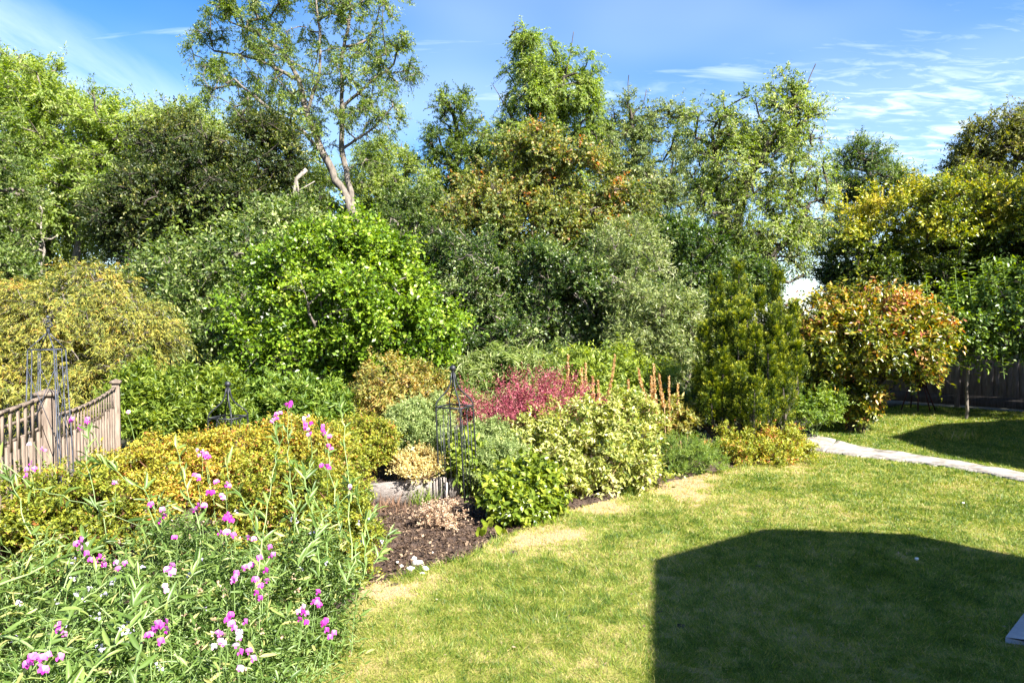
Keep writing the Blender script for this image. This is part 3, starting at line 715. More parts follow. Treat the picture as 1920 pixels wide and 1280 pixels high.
plant('ivy_hedge_tree', 'dark glossy mixed shrub mass below the orange tipped maple', 'tree', T(1000, 14.5),
      [B(960, 520, 14.5, 110, 80), B(1060, 560, 14, 100, 90), B(900, 590, 14, 70, 80), B(1150, 600, 14, 70, 80), B(1000, 640, 13.5, 150, 60), B(880, 490, 15, 55, 60), B(1130, 520, 14.5, 60, 60), B(1160, 520, 15, 60, 70)],
      420, 11, 10, .10, .06, 'glossy', 'oval', 30, .13, .008, 'bark', .62, snags=45, cut=0.32, tmean=.40, tsd=.26, up=.2, multi=4, tintf=lambda p, s: np.where(vnoise(p[:, 0], p[:, 2], 1.6, 5) > .62, .22, -.02))
plant('slender_tree', 'slender open tree with bare forked top right of the orange tipped maple', 'tree', T(1185, 26),
      [B(1180, 225, 26, 60, 40), B(1240, 250, 26, 55, 45), B(1150, 290, 26, 50, 60), B(1230, 330, 26, 75, 60), B(1180, 400, 26, 80, 60), B(1260, 410, 26, 50, 60)],
      290, 8, 9, .18, .07, 'willow', 'oval', 31, .24, .012, 'bark_dark', .85, cut=0.5, tmean=.42, droop=.3, hang=.2,
      guides=[[T(1185, 26), P(1188, 370, 26), P(1190, 300, 26), P(1185, 220, 26), P(1178, 190, 26), P(1178, 140, 26)], [P(1187, 215, 26), P(1205, 195, 26), P(1213, 170, 26)], [P(1160, 480, 25.7), P(1160, 400, 25.7), P(1150, 300, 25.7)]])
plant('leaning_tree', 'large airy green tree leaning right with twiggy top behind the conifer', 'tree', T(1400, 21),
      [B(1340, 240, 21, 55, 50), B(1410, 230, 21, 60, 50), B(1470, 215, 21, 50, 50), B(1370, 320, 21, 75, 60), B(1470, 310, 21, 70, 60), B(1330, 400, 21, 60, 70), B(1420, 400, 21, 80, 60), B(1500, 380, 21, 50, 60), B(1370, 480, 21, 80, 50), B(1480, 165, 21, 35, 25), B(1460, 460, 21, 60, 40), B(1510, 250, 21, 30, 50)],
      430, 8, 9, .16, .06, 'ash', 'oval', 32, .26, .012, 'bark_dark', .85, snags=30, cut=0.47, tmean=.62, tsd=.22, up=.15, droop=.35, outw=.9,
      guides=[[T(1380, 21), P(1378, 480, 21), P(1385, 400, 21), P(1400, 340, 21), P(1440, 270, 21), P(1480, 200, 21), P(1520, 150, 21)], [P(1380, 460, 21), P(1350, 380, 21), P(1340, 300, 21), P(1350, 230, 21)],
              [T(1450, 20.5), P(1448, 500, 20.5), P(1452, 470, 20.5), P(1490, 440, 20.5), P(1520, 380, 20.6)], [P(1450, 480, 20.5), P(1490, 482, 20.5), P(1515, 470, 20.5)], [P(1440, 270, 21), P(1500, 190, 21), P(1530, 120, 21)], [P(1449, 520, 20.5), P(1480, 530, 20.5), P(1508, 515, 20.5)]])
plant('grey_twiggy_tree', 'grey green twiggy tree between the leaning tree and the yellow crowned one', 'tree', T(1620, 27),
      [B(1600, 320, 27, 60, 50), B(1650, 350, 27, 55, 50), B(1580, 390, 27, 50, 60), B(1560, 440, 27, 40, 40), B(1700, 350, 27, 40, 30), B(1620, 290, 27, 40, 20)],
      230, 8, 8, .16, .06, 'grey', 'oval', 33, .2, .012, 'bark_dark', .85, cut=0.46, tmean=.35, group=GB, tintf=lambda p, s: .4*(vnoise(p[:, 0], p[:, 2], .9, 8) > .68))
plant('pine_like_tree', 'olive green tree top at the far right edge above the yellow crowned tree', 'tree', T(1900, 24),
      [B(1850, 260, 24, 55, 35), B(1900, 290, 24, 50, 50), B(1820, 310, 24, 40, 30), B(1940, 250, 24, 40, 50), B(1880, 340, 24, 70, 40)],
      190, 9, 9, .16, .07, 'olive', 'oval', 34, .22, .014, 'bark', .85, cut=0.44, tmean=.25, tsd=.2, group=GB)
plant('yellow_crowned_tree', 'big evergreen with golden yellow young leaves on top, behind the orange shrub', 'tree', np.array([11.6, 17.4, -.1]),
      [B(1700, 430, 14.5, 120, 80), B(1800, 400, 14.5, 100, 70), B(1880, 420, 14, 80, 80), B(1620, 480, 14.5, 70, 60), B(1740, 500, 14, 130, 60), B(1860, 500, 14.5, 90, 70), B(1590, 540, 14.5, 50, 40), B(1960, 450, 14, 70, 100), B(1840, 560, 15, 110, 50)],
      540, 11, 10, .115, .055, 'laurel', 'oval', 35, .17, .009, 'bark_dark', .62, cut=0.28, tmean=.30, tsd=.13, up=.6, multi=4,
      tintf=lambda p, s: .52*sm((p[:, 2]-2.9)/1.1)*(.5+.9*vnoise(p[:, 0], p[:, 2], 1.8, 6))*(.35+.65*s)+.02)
plant('silvery_willow', 'silvery green fine leaved willow bush left of the conifer', 'bush', T(1240, 12.5),
      [B(1240, 590, 12.5, 55, 50), B(1210, 650, 12.5, 60, 55), B(1270, 660, 12.3, 45, 55), B(1190, 570, 13, 40, 40), B(1180, 480, 14, 60, 70), B(1280, 600, 12.6, 30, 40)],
      240, 11, 11, .085, .022, 'willow', 'oval', 36, .07, .005, 'bark', .45, up=.5, tmean=.5, tsd=.22, multi=4)
plant('olive_scrub', 'olive brown tangled scrub between the golden bush and the bright green tree', 'bush', T(400, 13),
      [B(380, 560, 13, 60, 80), B(440, 500, 13.5, 60, 70), B(380, 660, 12.5, 70, 60), B(500, 440, 15, 60, 60), B(430, 600, 12.5, 40, 60), B(330, 620, 13, 40, 60), B(560, 430, 16, 60, 50), B(290, 520, 14.5, 50, 40), B(340, 510, 14, 40, 50)],
      360, 11, 10, .09, .045, 'grey', 'oval', 37, .09, .006, 'bark', .5, tmean=.5, tsd=.25, multi=4, up=.3, snags=50, cut=.18)
plant('background_scrub', 'mid green scrub behind the bright green tree on its right side', 'bush', T(800, 16),
      [B(760, 460, 17, 70, 60), B(830, 500, 16, 60, 70), B(850, 600, 15, 50, 80), B(780, 400, 18, 60, 50)],
      220, 11, 10, .12, .055, 'grey', 'oval', 38, .1, .007, 'bark', .6, tmean=.38, tsd=.25, multi=3, snags=30, cut=.18)
plant('hedge_tree', 'dark green bushy tree just behind the left side of the conifer', 'tree', T(1310, 18), [B(1300, 500, 18, 60, 55), B(1360, 520, 18, 60, 50), B(1250, 470, 19, 50, 60), B(1420, 530, 18, 40, 35), B(1310, 570, 17.5, 80, 40)],
      260, 11, 10, .13, .07, 'glossy', 'oval', 74, .1, .008, 'bark_dark', .6, tmean=.42, tsd=.22, multi=3, cut=.25)
# white dead branch hanging beside the tall trunk
db = thing('dead_branch', 'bleached bare broken branch left of the tall forked trunk', 'branch', P(505, 380, 17.5))
mb = MB()
for pts, r in (([(575, 318), (556, 335), (552, 362), (540, 366), (528, 390), (510, 378)], .055), ([(556, 335), (560, 362), (550, 395)], .03), ([(528, 390), (524, 402)], .03), ([(552, 362), (570, 352), (590, 340)], .025)):
    mb.tube([P(a, b_, 17.4) for a, b_ in pts], np.linspace(r, r*.45, len(pts)), 6)
mb.build('branch', M['bark_pale'], db, True)
tw = MB(); rgd = np.random.RandomState(3)
for _ in range(26):
    a = P(rgd.uniform(350, 410), rgd.uniform(455, 500), 15.6); tw.tube([a, a+rgd.normal(size=3)*.2+np.array([.15, 0, -.05]), a+rgd.normal(size=3)*.35+np.array([.3, 0, -.15])], [.02, .012, .006], 4)
tw.tube([P(318, 520, 15.6), P(345, 480, 15.6), P(375, 465, 15.6), P(410, 475, 15.6), P(440, 460, 15.6)], [.03, .05, .05, .035, .02], 6)
d2 = thing('fallen_branch', 'tangle of bare grey dead twigs below the dark tree', 'branch', P(375, 500, 15.6)); tw.build('branch', M['bark_pale'], d2, True)

# ================================================================== SHRUBS OF THE GARDEN
plant('bright_green_tree', 'bright green bushy tree standing in the sun left of the middle', 'tree', T(640, 11.2),
      [B(660, 500, 11.2, 80, 75), B(560, 520, 11.2, 85, 75), B(740, 560, 11.0, 75, 75), B(640, 600, 10.8, 130, 80), B(500, 580, 11.2, 70, 70), B(780, 620, 11.0, 65, 65), B(560, 670, 10.9, 100, 60), B(700, 680, 10.8, 110, 55), B(470, 650, 11.2, 45, 50), B(650, 450, 11.4, 45, 35), B(600, 465, 11.4, 50, 40), B(820, 670, 10.8, 40, 40), B(588, 445, 11.3, 24, 24), B(688, 432, 11.3, 24, 26), B(832, 615, 10.9, 22, 30), B(440, 590, 11.2, 26, 30), B(735, 485, 11.2, 30, 30), B(505, 495, 11.3, 26, 26), B(650, 420, 11.4, 16, 18)],
      480, 22, 9, .060, .042, 'bright', 'oval', 41, .09, .005, 'bark', .38, cut=.33, tmean=.5, tsd=.2, up=.45, multi=5, shell=.36, lv=.4)
plant('golden_conifer', 'golden drooping threadleaf conifer bush at the left behind the fence', 'bush', T(130, 9.6),
      [B(160, 545, 9.6, 60, 45), B(110, 590, 9.4, 100, 60), B(30, 590, 9.6, 80, 60), B(230, 600, 9.3, 80, 50), B(270, 650, 9.2, 65, 45), B(170, 670, 9, 110, 60), B(60, 680, 9.2, 110, 70), B(-50, 640, 9.6, 80, 90), B(215, 545, 9.6, 35, 30), B(145, 515, 9.7, 30, 16), B(230, 720, 9, 80, 50), B(40, 740, 8.8, 90, 50), B(140, 750, 8.8, 90, 40)],
      900, 12, 13, .050, .012, 'golden', 'needle', 42, .08, .004, 'bark', .27, cut=.36, droop=.45, up=.35, hang=.55, spread=.7, tmean=.38, tsd=.2, multi=6, lj=.35, outw=1.4, shell=.30)
for (nm_, lab, px, py, Y, rx, rz, sd, leaf, L, W) in [
    ('green_undergrowth', 'fresh green upright weeds growing beside the fence end', 280, 745, 7.9, 65, 45, 43, 'fern', .07, .022),
    ('green_undergrowth', 'fresh green leafy stems right around the low iron obelisk', 385, 745, 8.2, 65, 45, 44, 'fern', .07, .024),
    ('green_undergrowth', 'dark green leafy stems below the bright green tree', 500, 760, 9.0, 60, 35, 45, 'herb', .07, .026),
    ('green_undergrowth', 'low dark green leafy stems under the right of the bright green tree', 590, 760, 8.8, 60, 35, 46, 'herb', .07, .026)]:
    plant(nm_, lab, 'plant', T(px, Y), [B(px, py, Y, rx, rz), B(px-rx*.4, py+rz*.6, Y-.2, rx*.7, rz*.7), B(px+rx*.4, py+rz*.6, Y-.2, rx*.7, rz*.7), B(px, py+rz*1.3, Y-.3, rx, rz*.6)],
          150, 10, 12, L, W, leaf, 'oval', sd, .02, .003, 'stem_green', .22, up=1.6, tmean=.45, tsd=.2, multi=5, droop=.05, group='leafy undergrowth at the back of the border', crownname='foliage', trunkname='stem')
plant('yellow_spirea_bush', 'rounded olive and orange tinted bush in front of the bright green tree', 'bush', T(740, 9),
      [B(740, 730, 9, 80, 45), B(700, 760, 8.9, 50, 45), B(790, 760, 8.9, 55, 45), B(740, 790, 8.7, 80, 40)],
      230, 11, 11, .045, .02, 'olive', 'oval', 47, .03, .003, 'bark', .22, up=.7, tmean=.72, tsd=.22, multi=5, cut=.12, crownname='foliage', trunkname='stem')
plant('sage_bush', 'soft grey green sage like bush left of the tall iron obelisk', 'bush', T(780, 8.2),
      [B(775, 795, 8.2, 50, 40), B(810, 780, 8.3, 35, 35), B(750, 820, 8, 45, 25), B(800, 830, 8, 45, 25)],
      190, 11, 12, .04, .012, 'sage', 'oval', 48, .02, .002, 'stem_green', .17, up=.9, tmean=.5, tsd=.2, multi=6, cut=.1, crownname='foliage', trunkname='stem')
plant('sage_bush', 'soft grey green bush right of the tall iron obelisk under the pink shrub', 'bush', T(925, 8.4),
      [B(912, 822, 8.2, 36, 26), B(945, 848, 8.0, 36, 24), B(905, 850, 8.0, 32, 22)],
      160, 11, 12, .04, .011, 'sage', 'oval', 49, .02, .002, 'stem_green', .16, up=.9, tmean=.45, tsd=.2, multi=6, cut=.1, crownname='foliage', trunkname='stem')
plant('lily_clump', 'clump of narrow grey green leaves behind the pink shrub', 'plant', T(920, 10.5),
      [B(910, 710, 10.5, 55, 40), B(960, 700, 10.6, 50, 40), B(880, 740, 10.3, 40, 40), B(1000, 720, 10.6, 40, 40)],
      130, 9, 10, .12, .016, 'grey', 'lance', 50, .02, .003, 'stem_green', .3, up=.9, droop=.35, tmean=.72, tsd=.2, multi=5, crownname='foliage', trunkname='stem')
plant('mahonia_bush', 'bright yellow green frond leaved bush behind the dry seed spikes', 'bush', T(1130, 11),
      [B(1110, 700, 11, 65, 40), B(1180, 700, 11, 60, 40), B(1060, 710, 11, 45, 35), B(1150, 750, 10.8, 90, 45), B(1240, 740, 11, 50, 50)],
      230, 9, 14, .075, .022, 'fern', 'oval', 51, .03, .004, 'stem_green', .38, up=.5, droop=.3, tmean=.72, tsd=.22, multi=5, spread=1.2, lj=.12, crownname='foliage', trunkname='stem')
# pink barberry: arching wands
def wands(name, label, cat, base, n, reach, h, leaf, L, W, seed, stem='stem_red', nl=46, arch=.5, tpl='oval', bias=(0, 0), tm=.5, ts=.2, r=.004, dens=1, side=6):
    rg = np.random.RandomState(seed); base = np.asarray(base, float); root = thing(name, label, cat, base)
    sk = []; mb = MB(); O = []; D = []; TL = []
    for i in range(n):
        a = rg.uniform(0, 2*math.pi); rr = reach*rg.uniform(.15, 1.05)*(1); hh = h*rg.uniform(.55, 1.08)*(1.1-.28*(rr/reach)**2)
        e_ = base+np.array([math.cos(a)*rr+bias[0]*rr, math.sin(a)*rr*.7+bias[1]*rr, hh])
        m_ = base+(e_-base)*.5+np.array([0, 0, hh*arch*.5])
        ts_ = np.linspace(0, 1, 7)[:, None]; pts = base*(1-ts_)**2+2*m_*ts_*(1-ts_)+e_*ts_**2
        pts[0, :2] += rg.normal(size=2)*reach*.08
        mb.tube(pts, np.linspace(r*1.6, r*.5, 7), 4, False)
        for k in range(1, 6):
            for q in range(side if k > 1 else side//2):
                t_ = rg.uniform(); o_ = pts[k]*(1-t_)+pts[k+1]*t_
                d_ = unit(pts[k+1]-pts[k]); O.append(o_); D.append(unit(d_*.8+rdir(rg, 1)[0]*.8+np.array([0, 0, .3]))); TL.append(reach*rg.uniform(.10, .28))
    mb.build('stem', M[stem], root, True)
    v, f, fp, pos, s_ = twig_leaves(rg, np.array(O), np.array(D), np.array(TL), nl, L, W, tpl, .1, .5, .9)
    mk('foliage', v, f, LM[leaf], root, tint=np.repeat(np.clip(tm+rg.normal(size=len(pos))*ts, 0, 1), fp))
    return root
wands('pink_barberry', 'pink red barberry shrub with arching wands in the middle of the border', 'bush', T(1000, 8.9)+np.array([0, 0, .15]), 140, 1.12, .98, 'pink', .024, .013, 55, nl=11, arch=.3, tm=.52, ts=.22, side=6)
plant('variegated_bush', 'large cream and green variegated bush at the edge of the lawn', 'bush', T(1110, 7.9),
      [B(1080, 800, 8.2, 70, 45), B(1170, 810, 8.0, 60, 50), B(1000, 840, 8.1, 55, 45), B(1120, 860, 7.6, 90, 50), B(1060, 890, 7.4, 50, 35), B(1190, 880, 7.7, 45, 40), B(1160, 752, 8.2, 16, 18), B(1200, 795, 8.0, 35, 32), B(1000, 800, 8.3, 22, 22)],
      400, 9, 8, .052, .024, 'variegated', 'oval', 56, .03, .003, 'stem_tan', .20, up=.5, tmean=.46, tsd=.26, multi=7, cut=.34, crownname='foliage', trunkname='stem')
plant('broad_leaved_bush', 'glossy yellow green broad leaved bush at the lawn edge right of the bare soil', 'bush', T(975, 6.75),
      [B(985, 905, 6.8, 50, 42), B(945, 925, 6.6, 32, 30), B(1015, 935, 6.6, 38, 36), B(972, 955, 6.4, 44, 22)],
      170, 7, 7, .062, .036, 'broad', 'lance', 57, .02, .003, 'stem_green', .16, up=.8, tmean=.5, tsd=.2, multi=6, cut=.08, crownname='foliage', trunkname='stem')
plant('white_flowered_herb', 'grey green herb dotted with tiny white flowers between obelisk and variegated bush', 'plant', T(935, 7.4),
      [B(930, 860, 7.5, 45, 30), B(965, 860, 7.6, 35, 28), B(900, 880, 7.4, 25, 30)],
      120, 9, 10, .028, .010, 'sage', 'oval', 58, .01, .002, 'stem_green', .13, up=1.1, tmean=.42, tsd=.3, multi=6, crownname='foliage', trunkname='stem')
plant('obelisk_climber', 'yellow green large leaved perennial growing inside the tall iron obelisk', 'plant', T(872, 7.4),
      [B(868, 850, 7.5, 34, 26), B(895, 880, 7.5, 28, 26), B(850, 880, 7.45, 28, 28), B(880, 832, 7.55, 28, 16)],
      56, 6, 6, .10, .036, 'fern', 'lance', 59, .012, .004, 'stem_green', .14, up=.4, droop=.4, hang=.3, tmean=.62, tsd=.22, multi=6, crownname='foliage', trunkname='stem')
plant('yellow_spirea', 'low bright yellow spirea mound beside the start of the path', 'bush', T(1430, 9.4),
      [B(1400, 830, 9.4, 60, 32), B(1470, 830, 9.4, 50, 30), B(1430, 850, 9.1, 80, 22), B(1500, 840, 9.5, 24, 22), B(1360, 840, 9.3, 30, 22)],
      260, 9, 9, .036, .017, 'spirea_y', 'oval', 61, .015, .002, 'stem_red', .15, up=.9, tmean=.55, tsd=.2, multi=7, cut=.06, crownname='foliage', trunkname='stem',
      tintf=lambda p, s: .3*(vnoise(p[:, 0], p[:, 1], 5, 3) > .72)*s)
plant('green_mound', 'dense mid green heather like mound between variegated bush and yellow spirea', 'bush', T(1285, 8.7),
      [B(1275, 845, 8.7, 45, 32), B(1310, 860, 8.5, 45, 32), B(1260, 875, 8.5, 32, 22)],
      200, 10, 12, .024, .006, 'herb', 'needle', 62, .012, .002, 'stem_green', .13, up=1.2, tmean=.55, tsd=.22, multi=7, cut=.05, crownname='foliage', trunkname='stem')
plant('low_herb', 'small fresh green herb at the foot of the variegated bush', 'plant', T(1205, 7.8), [B(1205, 915, 7.75, 28, 12), B(1175, 925, 7.5, 20, 10)],
      40, 7, 7, .03, .014, 'herb', 'oval', 63, .006, .0015, 'stem_green', .07, up=1.0, tmean=.65, multi=4, crownname='foliage', trunkname='stem')
plant('brown_leaved_plant', 'small yellowing brown leaved plant between seed spikes and conifer', 'plant', T(1285, 9.7), [B(1275, 780, 9.7, 28, 30), B(1295, 800, 9.5, 22, 22), B(1250, 800, 9.6, 22, 22)],
      46, 7, 7, .07, .028, 'olive', 'oval', 72, .012, .003, 'stem_tan', .14, up=1.0, tmean=.6, multi=4, crownname='foliage', trunkname='stem')
plant('dark_ground_shrub', 'low dark green shrub in the gap left of the conifer', 'plant', T(1262, 10.6), [B(1262, 770, 10.6, 40, 40), B(1300, 790, 10.2, 26, 26)],
      90, 8, 8, .06, .028, 'glossy', 'oval', 73, .012, .003, 'stem_green', .16, up=.8, tmean=.45, multi=4, crownname='foliage', trunkname='stem')
# yew conifer: many upright plumes, each clad in short needles
def yew():
    base = T(1400, 9.9); base[2] = -.05; root = thing('yew_conifer', 'dark olive yew conifer of many upright plumes near the middle right', 'tree', base)
    rg = np.random.RandomState(5); mb = MB(); Ps, Ds, Ns, Ls, Ts = [], [], [], [], []
    for px, top, bot, wdt, Y in [(1342, 512, 800, 18, 10.15), (1368, 535, 800, 18, 10.35), (1390, 492, 790, 20, 10.45), (1425, 545, 790, 18, 10.2), (1460, 502, 770, 15, 10.4), (1322, 610, 795, 20, 9.95), (1350, 590, 800, 21, 9.85),
                                 (1385, 585, 795, 24, 9.8), (1418, 610, 800, 23, 9.7), (1452, 575, 795, 24, 9.9), (1482, 600, 745, 22, 9.95), (1495, 650, 740, 15, 9.8), (1404, 560, 760, 20, 10.0), (1366, 570, 760, 20, 10.0),
                                 (1312, 690, 790, 15, 9.9), (1440, 655, 805, 24, 9.5), (1336, 700, 800, 22, 9.6), (1470, 690, 800, 22, 9.65), (1385, 690, 808, 24, 9.45), (1358, 660, 800, 18, 9.6), (1412, 715, 808, 20, 9.35), (1440, 590, 740, 18, 10.1), (1484, 570, 700, 12, 10.2)]:
        a = P(px, bot, Y); b_ = P(px+rg.normal()*4, top, Y+rg.normal()*.05); g0 = base+(a-base)*.35; g0[2] = -.1
        R_ = wdt*Y/F*.92; H = b_[2]-a[2]; ax = (b_-a)/H
        mb.tube([g0, a+(b_-a)*.05, a+(b_-a)*.5, b_-(b_-a)*.05], [.035, .028, .016, .006], 5, False)
        # side tufts hugging the axis: each a small upright flame
        nt_ = int(66*H/.8*R_/.15)+18
        for q in range(nt_):
            t = rg.uniform()**.8; an = rg.uniform(0, 2*math.pi); rr = R_*(.22+.78*min(1, (1-t)*1.45))*(min(1, .45+t*2.2))*rg.uniform(.72, 1.12)
            u = np.array([math.cos(an), math.sin(an), 0.]); c = a+ax*H*t*.97; th = rg.uniform(.13, .24)*(1.05-.35*t); tr_ = th*.26
            k = 74; s_ = rg.uniform(0, 1, k); dr = rdir(rg, k)*np.array([1, 1, .35]); prof = tr_*np.sin(math.pi*np.clip(s_*.85+.12, 0, 1))
            tip = unit(u*.42+np.array([0, 0, 1.])); p = c+u*rr*.78+tip*(s_[:, None]*th)+unit(dr)*prof[:, None]
            Ps.append(p); Ds.append(unit(dr*.6+tip*.8+u*.2)); Ns.append(dr*.9+np.array([0, 0, .25])+rg.normal(size=(k, 3))*.3); Ls.append(rg.uniform(.022, .040, k)); Ts.append(.06+.66*s_**1.4+rg.normal()*.12+rg.normal(size=k)*.10)
    mb.build('trunk', M['bark_dark'], root, True)
    Ps, Ds, Ns, Ls, Ts = [np.concatenate(x) for x in (Ps, Ds, Ns, Ls, Ts)]
    v, f, fp = leaves_mesh(Ps, Ds, Ns, Ls*.90, Ls*.38, 'needle'); mk('crown', v, f, LM['yew'], root, tint=np.clip(Ts, 0, 1)); print('yew', len(Ps))
yew()
# photinia
plant('orange_photinia', 'rounded glossy shrub with orange red young leaves right of the conifer', 'bush', T(1600, 11.6),
      [B(1560, 600, 11.6, 65, 42), B(1640, 588, 11.6, 80, 42), B(1700, 615, 11.4, 60, 42), B(1600, 640, 11.3, 105, 45), B(1690, 655, 11.2, 65, 40), B(1535, 660, 11.4, 50, 50), B(1580, 685, 11.5, 65, 30), B(1740, 665, 11.1, 26, 34), B(1530, 720, 11.6, 45, 40), B(1545, 755, 11.5, 40, 28), B(1735, 640, 11.2, 36, 45), B(1725, 690, 11.2, 22, 22)],
      560, 9, 9, .085, .036, 'photinia', 'oval', 65, .07, .006, 'bark_dark', .35, up=.55, tmean=.36, tsd=.17, multi=5, cut=.08, shell=.34,
      tintf=lambda p, s: (.34*sm((p[:, 2]-1.1)/1.3)*(.45+.8*vnoise(p[:, 0], p[:, 2], 2.4, 9)))*(.4+.7*s)-.02-.16*sm((1.15-p[:, 2])/.6), group=None)
plant('fuchsia_bush', 'low fresh green bush in the shade between conifer and orange shrub', 'bush', T(1530, 10.9),
      [B(1525, 765, 10.9, 40, 28), B(1500, 780, 10.8, 25, 20), B(1550, 750, 11, 30, 22)], 90, 8, 9, .05, .022, 'herb', 'oval', 66, .012, .003, 'stem_green', .18, up=.8, tmean=.55, multi=5, crownname='foliage', trunkname='stem')
plant('laurel_seedling', 'knee high dark shrub with bright leaf rosettes under the orange shrub', 'bush', T(1620, 11.3),
      [B(1610, 760, 11.3, 30, 30), B(1635, 740, 11.2, 20, 20)], 50, 6, 7, .09, .04, 'photinia', 'oval', 67, .012, .003, 'bark_dark', .2, up=.7, tmean=.42, multi=4, crownname='foliage', trunkname='stem')
# apple tree with upright leafy shoots
at = plant('apple_tree', 'young apple tree with upright leafy shoots in front of the board fence', 'tree', T(1815, 13)+np.array([0, 0, .02]),
      [B(1850, 580, 13, 70, 45), B(1800, 620, 13, 55, 40), B(1880, 550, 13, 60, 50), B(1895, 620, 13, 40, 45), B(1780, 585, 13, 35, 35)],
      190, 8, 8, .085, .042, 'apple', 'lance', 68, .030, .005, 'bark', .4, up=.3, tmean=.55, cut=.15, guides=[[T(1815, 13), P(1815, 700, 13), P(1820, 660, 13), P(1850, 600, 13)]])
rga = np.random.RandomState(8)
for px, py0, py1 in [(1735, 570, 515), (1790, 570, 500), (1815, 560, 505), (1840, 545, 485), (1880, 540, 490), (1910, 560, 500), (1860, 560, 520), (1895, 640, 600), (1875, 690, 620), (1775, 600, 540), (1920, 590, 520)]:
    a, b_ = P(px+8, py0+20, 12.6), P(px, py1, 12.6); mb = MB(); mb.tube([a, (a+b_)/2, b_], [.008, .006, .003], 4, False); sh_ = mb.build('shoot', M['stem_green'], at, True)
    v, f, fp, pos, s_ = twig_leaves(rga, a[None], unit(b_-a)[None], np.array([np.linalg.norm(b_-a)]), 24, .12, .045, 'lance', 0, .9, 1.25, .2, .15)
    lf = mk('shoot_leaves', v, f, LM['apple'], sh_, tint=np.repeat(np.clip(.75+rga.normal(size=len(pos))*.15, 0, 1), fp)); lf.location = (0, 0, 0)
# unseen tree added right of the frame so its crown shades the board fence
plant('added_shade_tree', 'round crowned unseen tree added right of the picture to shade the board fence', 'tree', (14.4, 11.0, -.1),
      [[13.9, 11.2, 5.6, 2.5, 2.2, 2.1], [15.8, 10.6, 5.0, 2.2, 2.2, 2.4], [12.3, 12.0, 5.9, 1.6, 1.5, 1.4], [12.75, 10.9, 5.0, 1.5, 1.4, 1.2]], 260, 9, 8, .13, .08, 'laurel', 'oval', 39, .16, .01, 'bark', .8, multi=3)

# spirea hedge of separate mounds
sp = [(560, 830, 5.6, 75, 45, 'orange tinted spirea mound at the right end of the hedge'), (450, 850, 5.5, 80, 50, 'orange and yellow spirea mound in front of the low iron obelisk'),
      (340, 865, 5.3, 80, 50, 'orange and yellow spirea mound in front of the fence end'), (240, 900, 4.9, 75, 50, 'orange and yellow spirea mound in front of the tall left obelisk'),
      (120, 930, 4.5, 85, 55, 'yellow green spirea mound by the left fence post'), (20, 960, 4.2, 80, 70, 'yellow green spirea mound at the left edge of the picture'),
      (625, 850, 6.3, 55, 42, 'yellow spirea mound left of the dried sedum'), (520, 920, 4.9, 90, 60, 'spirea mound behind the sweet peas in the middle'),
      (680, 815, 7.4, 50, 30, 'red tipped spirea mound behind the timber edging'), (640, 960, 5.1, 55, 70, 'yellow green spirea mound left of the bare soil')]
for i, (px, py, Y, rx, rz, lab) in enumerate(sp):
    c = P(px, py, Y); kx = Y/F; base = np.array([c[0], Y, float(soil_z(c[0], Y))])
    H = c[2]-base[2]
    bl = [B(px, py, Y, rx, rz), B(px-rx*.5, py+rz*.5, Y-.1, rx*.7, rz), B(px+rx*.5, py+rz*.5, Y-.1, rx*.7, rz), B(px, py+rz*1.3, Y-.15, rx, rz*1.1)]
    plant('spirea_bush', lab, 'bush', base, bl, 330, 8, 10, .024, .0125, 'spirea' if i in (0, 1, 2, 3) else 'spirea_y', 'oval', 80+i, .012, .0018, 'stem_red', .115,
          up=.9, tmean=.37, tsd=.23, multi=7, cut=.32, shell=.30, crownname='foliage', trunkname='stem', group='spirea mounds along the border',
          tintf=lambda p, s: .16*sm((p[:, 2]-.6)/.5)*s+.22*(vnoise(p[:, 0], p[:, 1], 3.1, 4) > .62)*s-.04)
# sedum
plant('sedum', 'clump of pale yellow flat headed sedum behind the timber edging', 'plant', G(785, 925), [B(765, 868, 7.25, 26, 15), B(800, 866, 7.3, 28, 16), B(782, 856, 7.4, 28, 12), B(785, 885, 7.15, 42, 12)],
      110, 8, 10, .020, .012, 'sedum', 'oval', 75, .010, .0022, 'stem_tan', .10, up=.9, droop=-.05, tmean=.45, tsd=.28, multi=8, cut=.15, crownname='foliage', trunkname='stem')
# dry clump, herb tuft, lettuce leaves
def tuft(name, label, base, n, h, sp_, leaf, W, seed, tm=.5, tpl='blade', z=None, cat='plant'):
    rg = np.random.RandomState(seed); base = np.asarray(base, float).copy(); base[2] = float(soil_z(base[0], base[1]))-.01
    root = thing(name, label, cat, base)
    pos = base+rg.normal(size=(n, 3))*np.array([sp_*.35, sp_*.35, 0]); d = rg.normal(size=(n, 3))*np.array([1, 1, 0])*.45+np.array([0, 0, 1])
    L = h*rg.uniform(.5, 1.1, n)
    v, f, fp = leaves_mesh(pos, d, rg.normal(size=(n, 3))+np.array([0, -.5, 0]), L, W, tpl)
    # bend the tips over
    vz = v[:, 2]-base[2]; v[:, 0] += np.sin(v[:, 0]*90)*0; 
    mk('foliage', v, f, LM[leaf], root, tint=np.repeat(np.clip(tm+rg.normal(size=n)*.2, 0, 1), fp)); 
    return root
tuft('herb_tuft', 'narrow leaved green tuft against the timber edging', G(790, 935), 90, .26, .22, 'herb', .008, 5, .6)
tuft('dry_grass_tuft', 'brown withered grass tuft at the foot of the timber edging', G(725, 945), 160, .18, .35, 'dry', .005, 6, .3)
plant('withered_clump', 'pale brown withered seedy clump on the bare soil', 'plant', G(825, 985), [B(825, 965, 6.3, 38, 26), B(800, 975, 6.3, 22, 18), B(845, 975, 6.25, 22, 18)],
      90, 7, 9, .016, .008, 'dry', 'oval', 71, .004, .0012, 'stem_tan', .07, up=.6, tmean=.8, tsd=.25, multi=7, crownname='foliage', trunkname='stem', bare=.2)
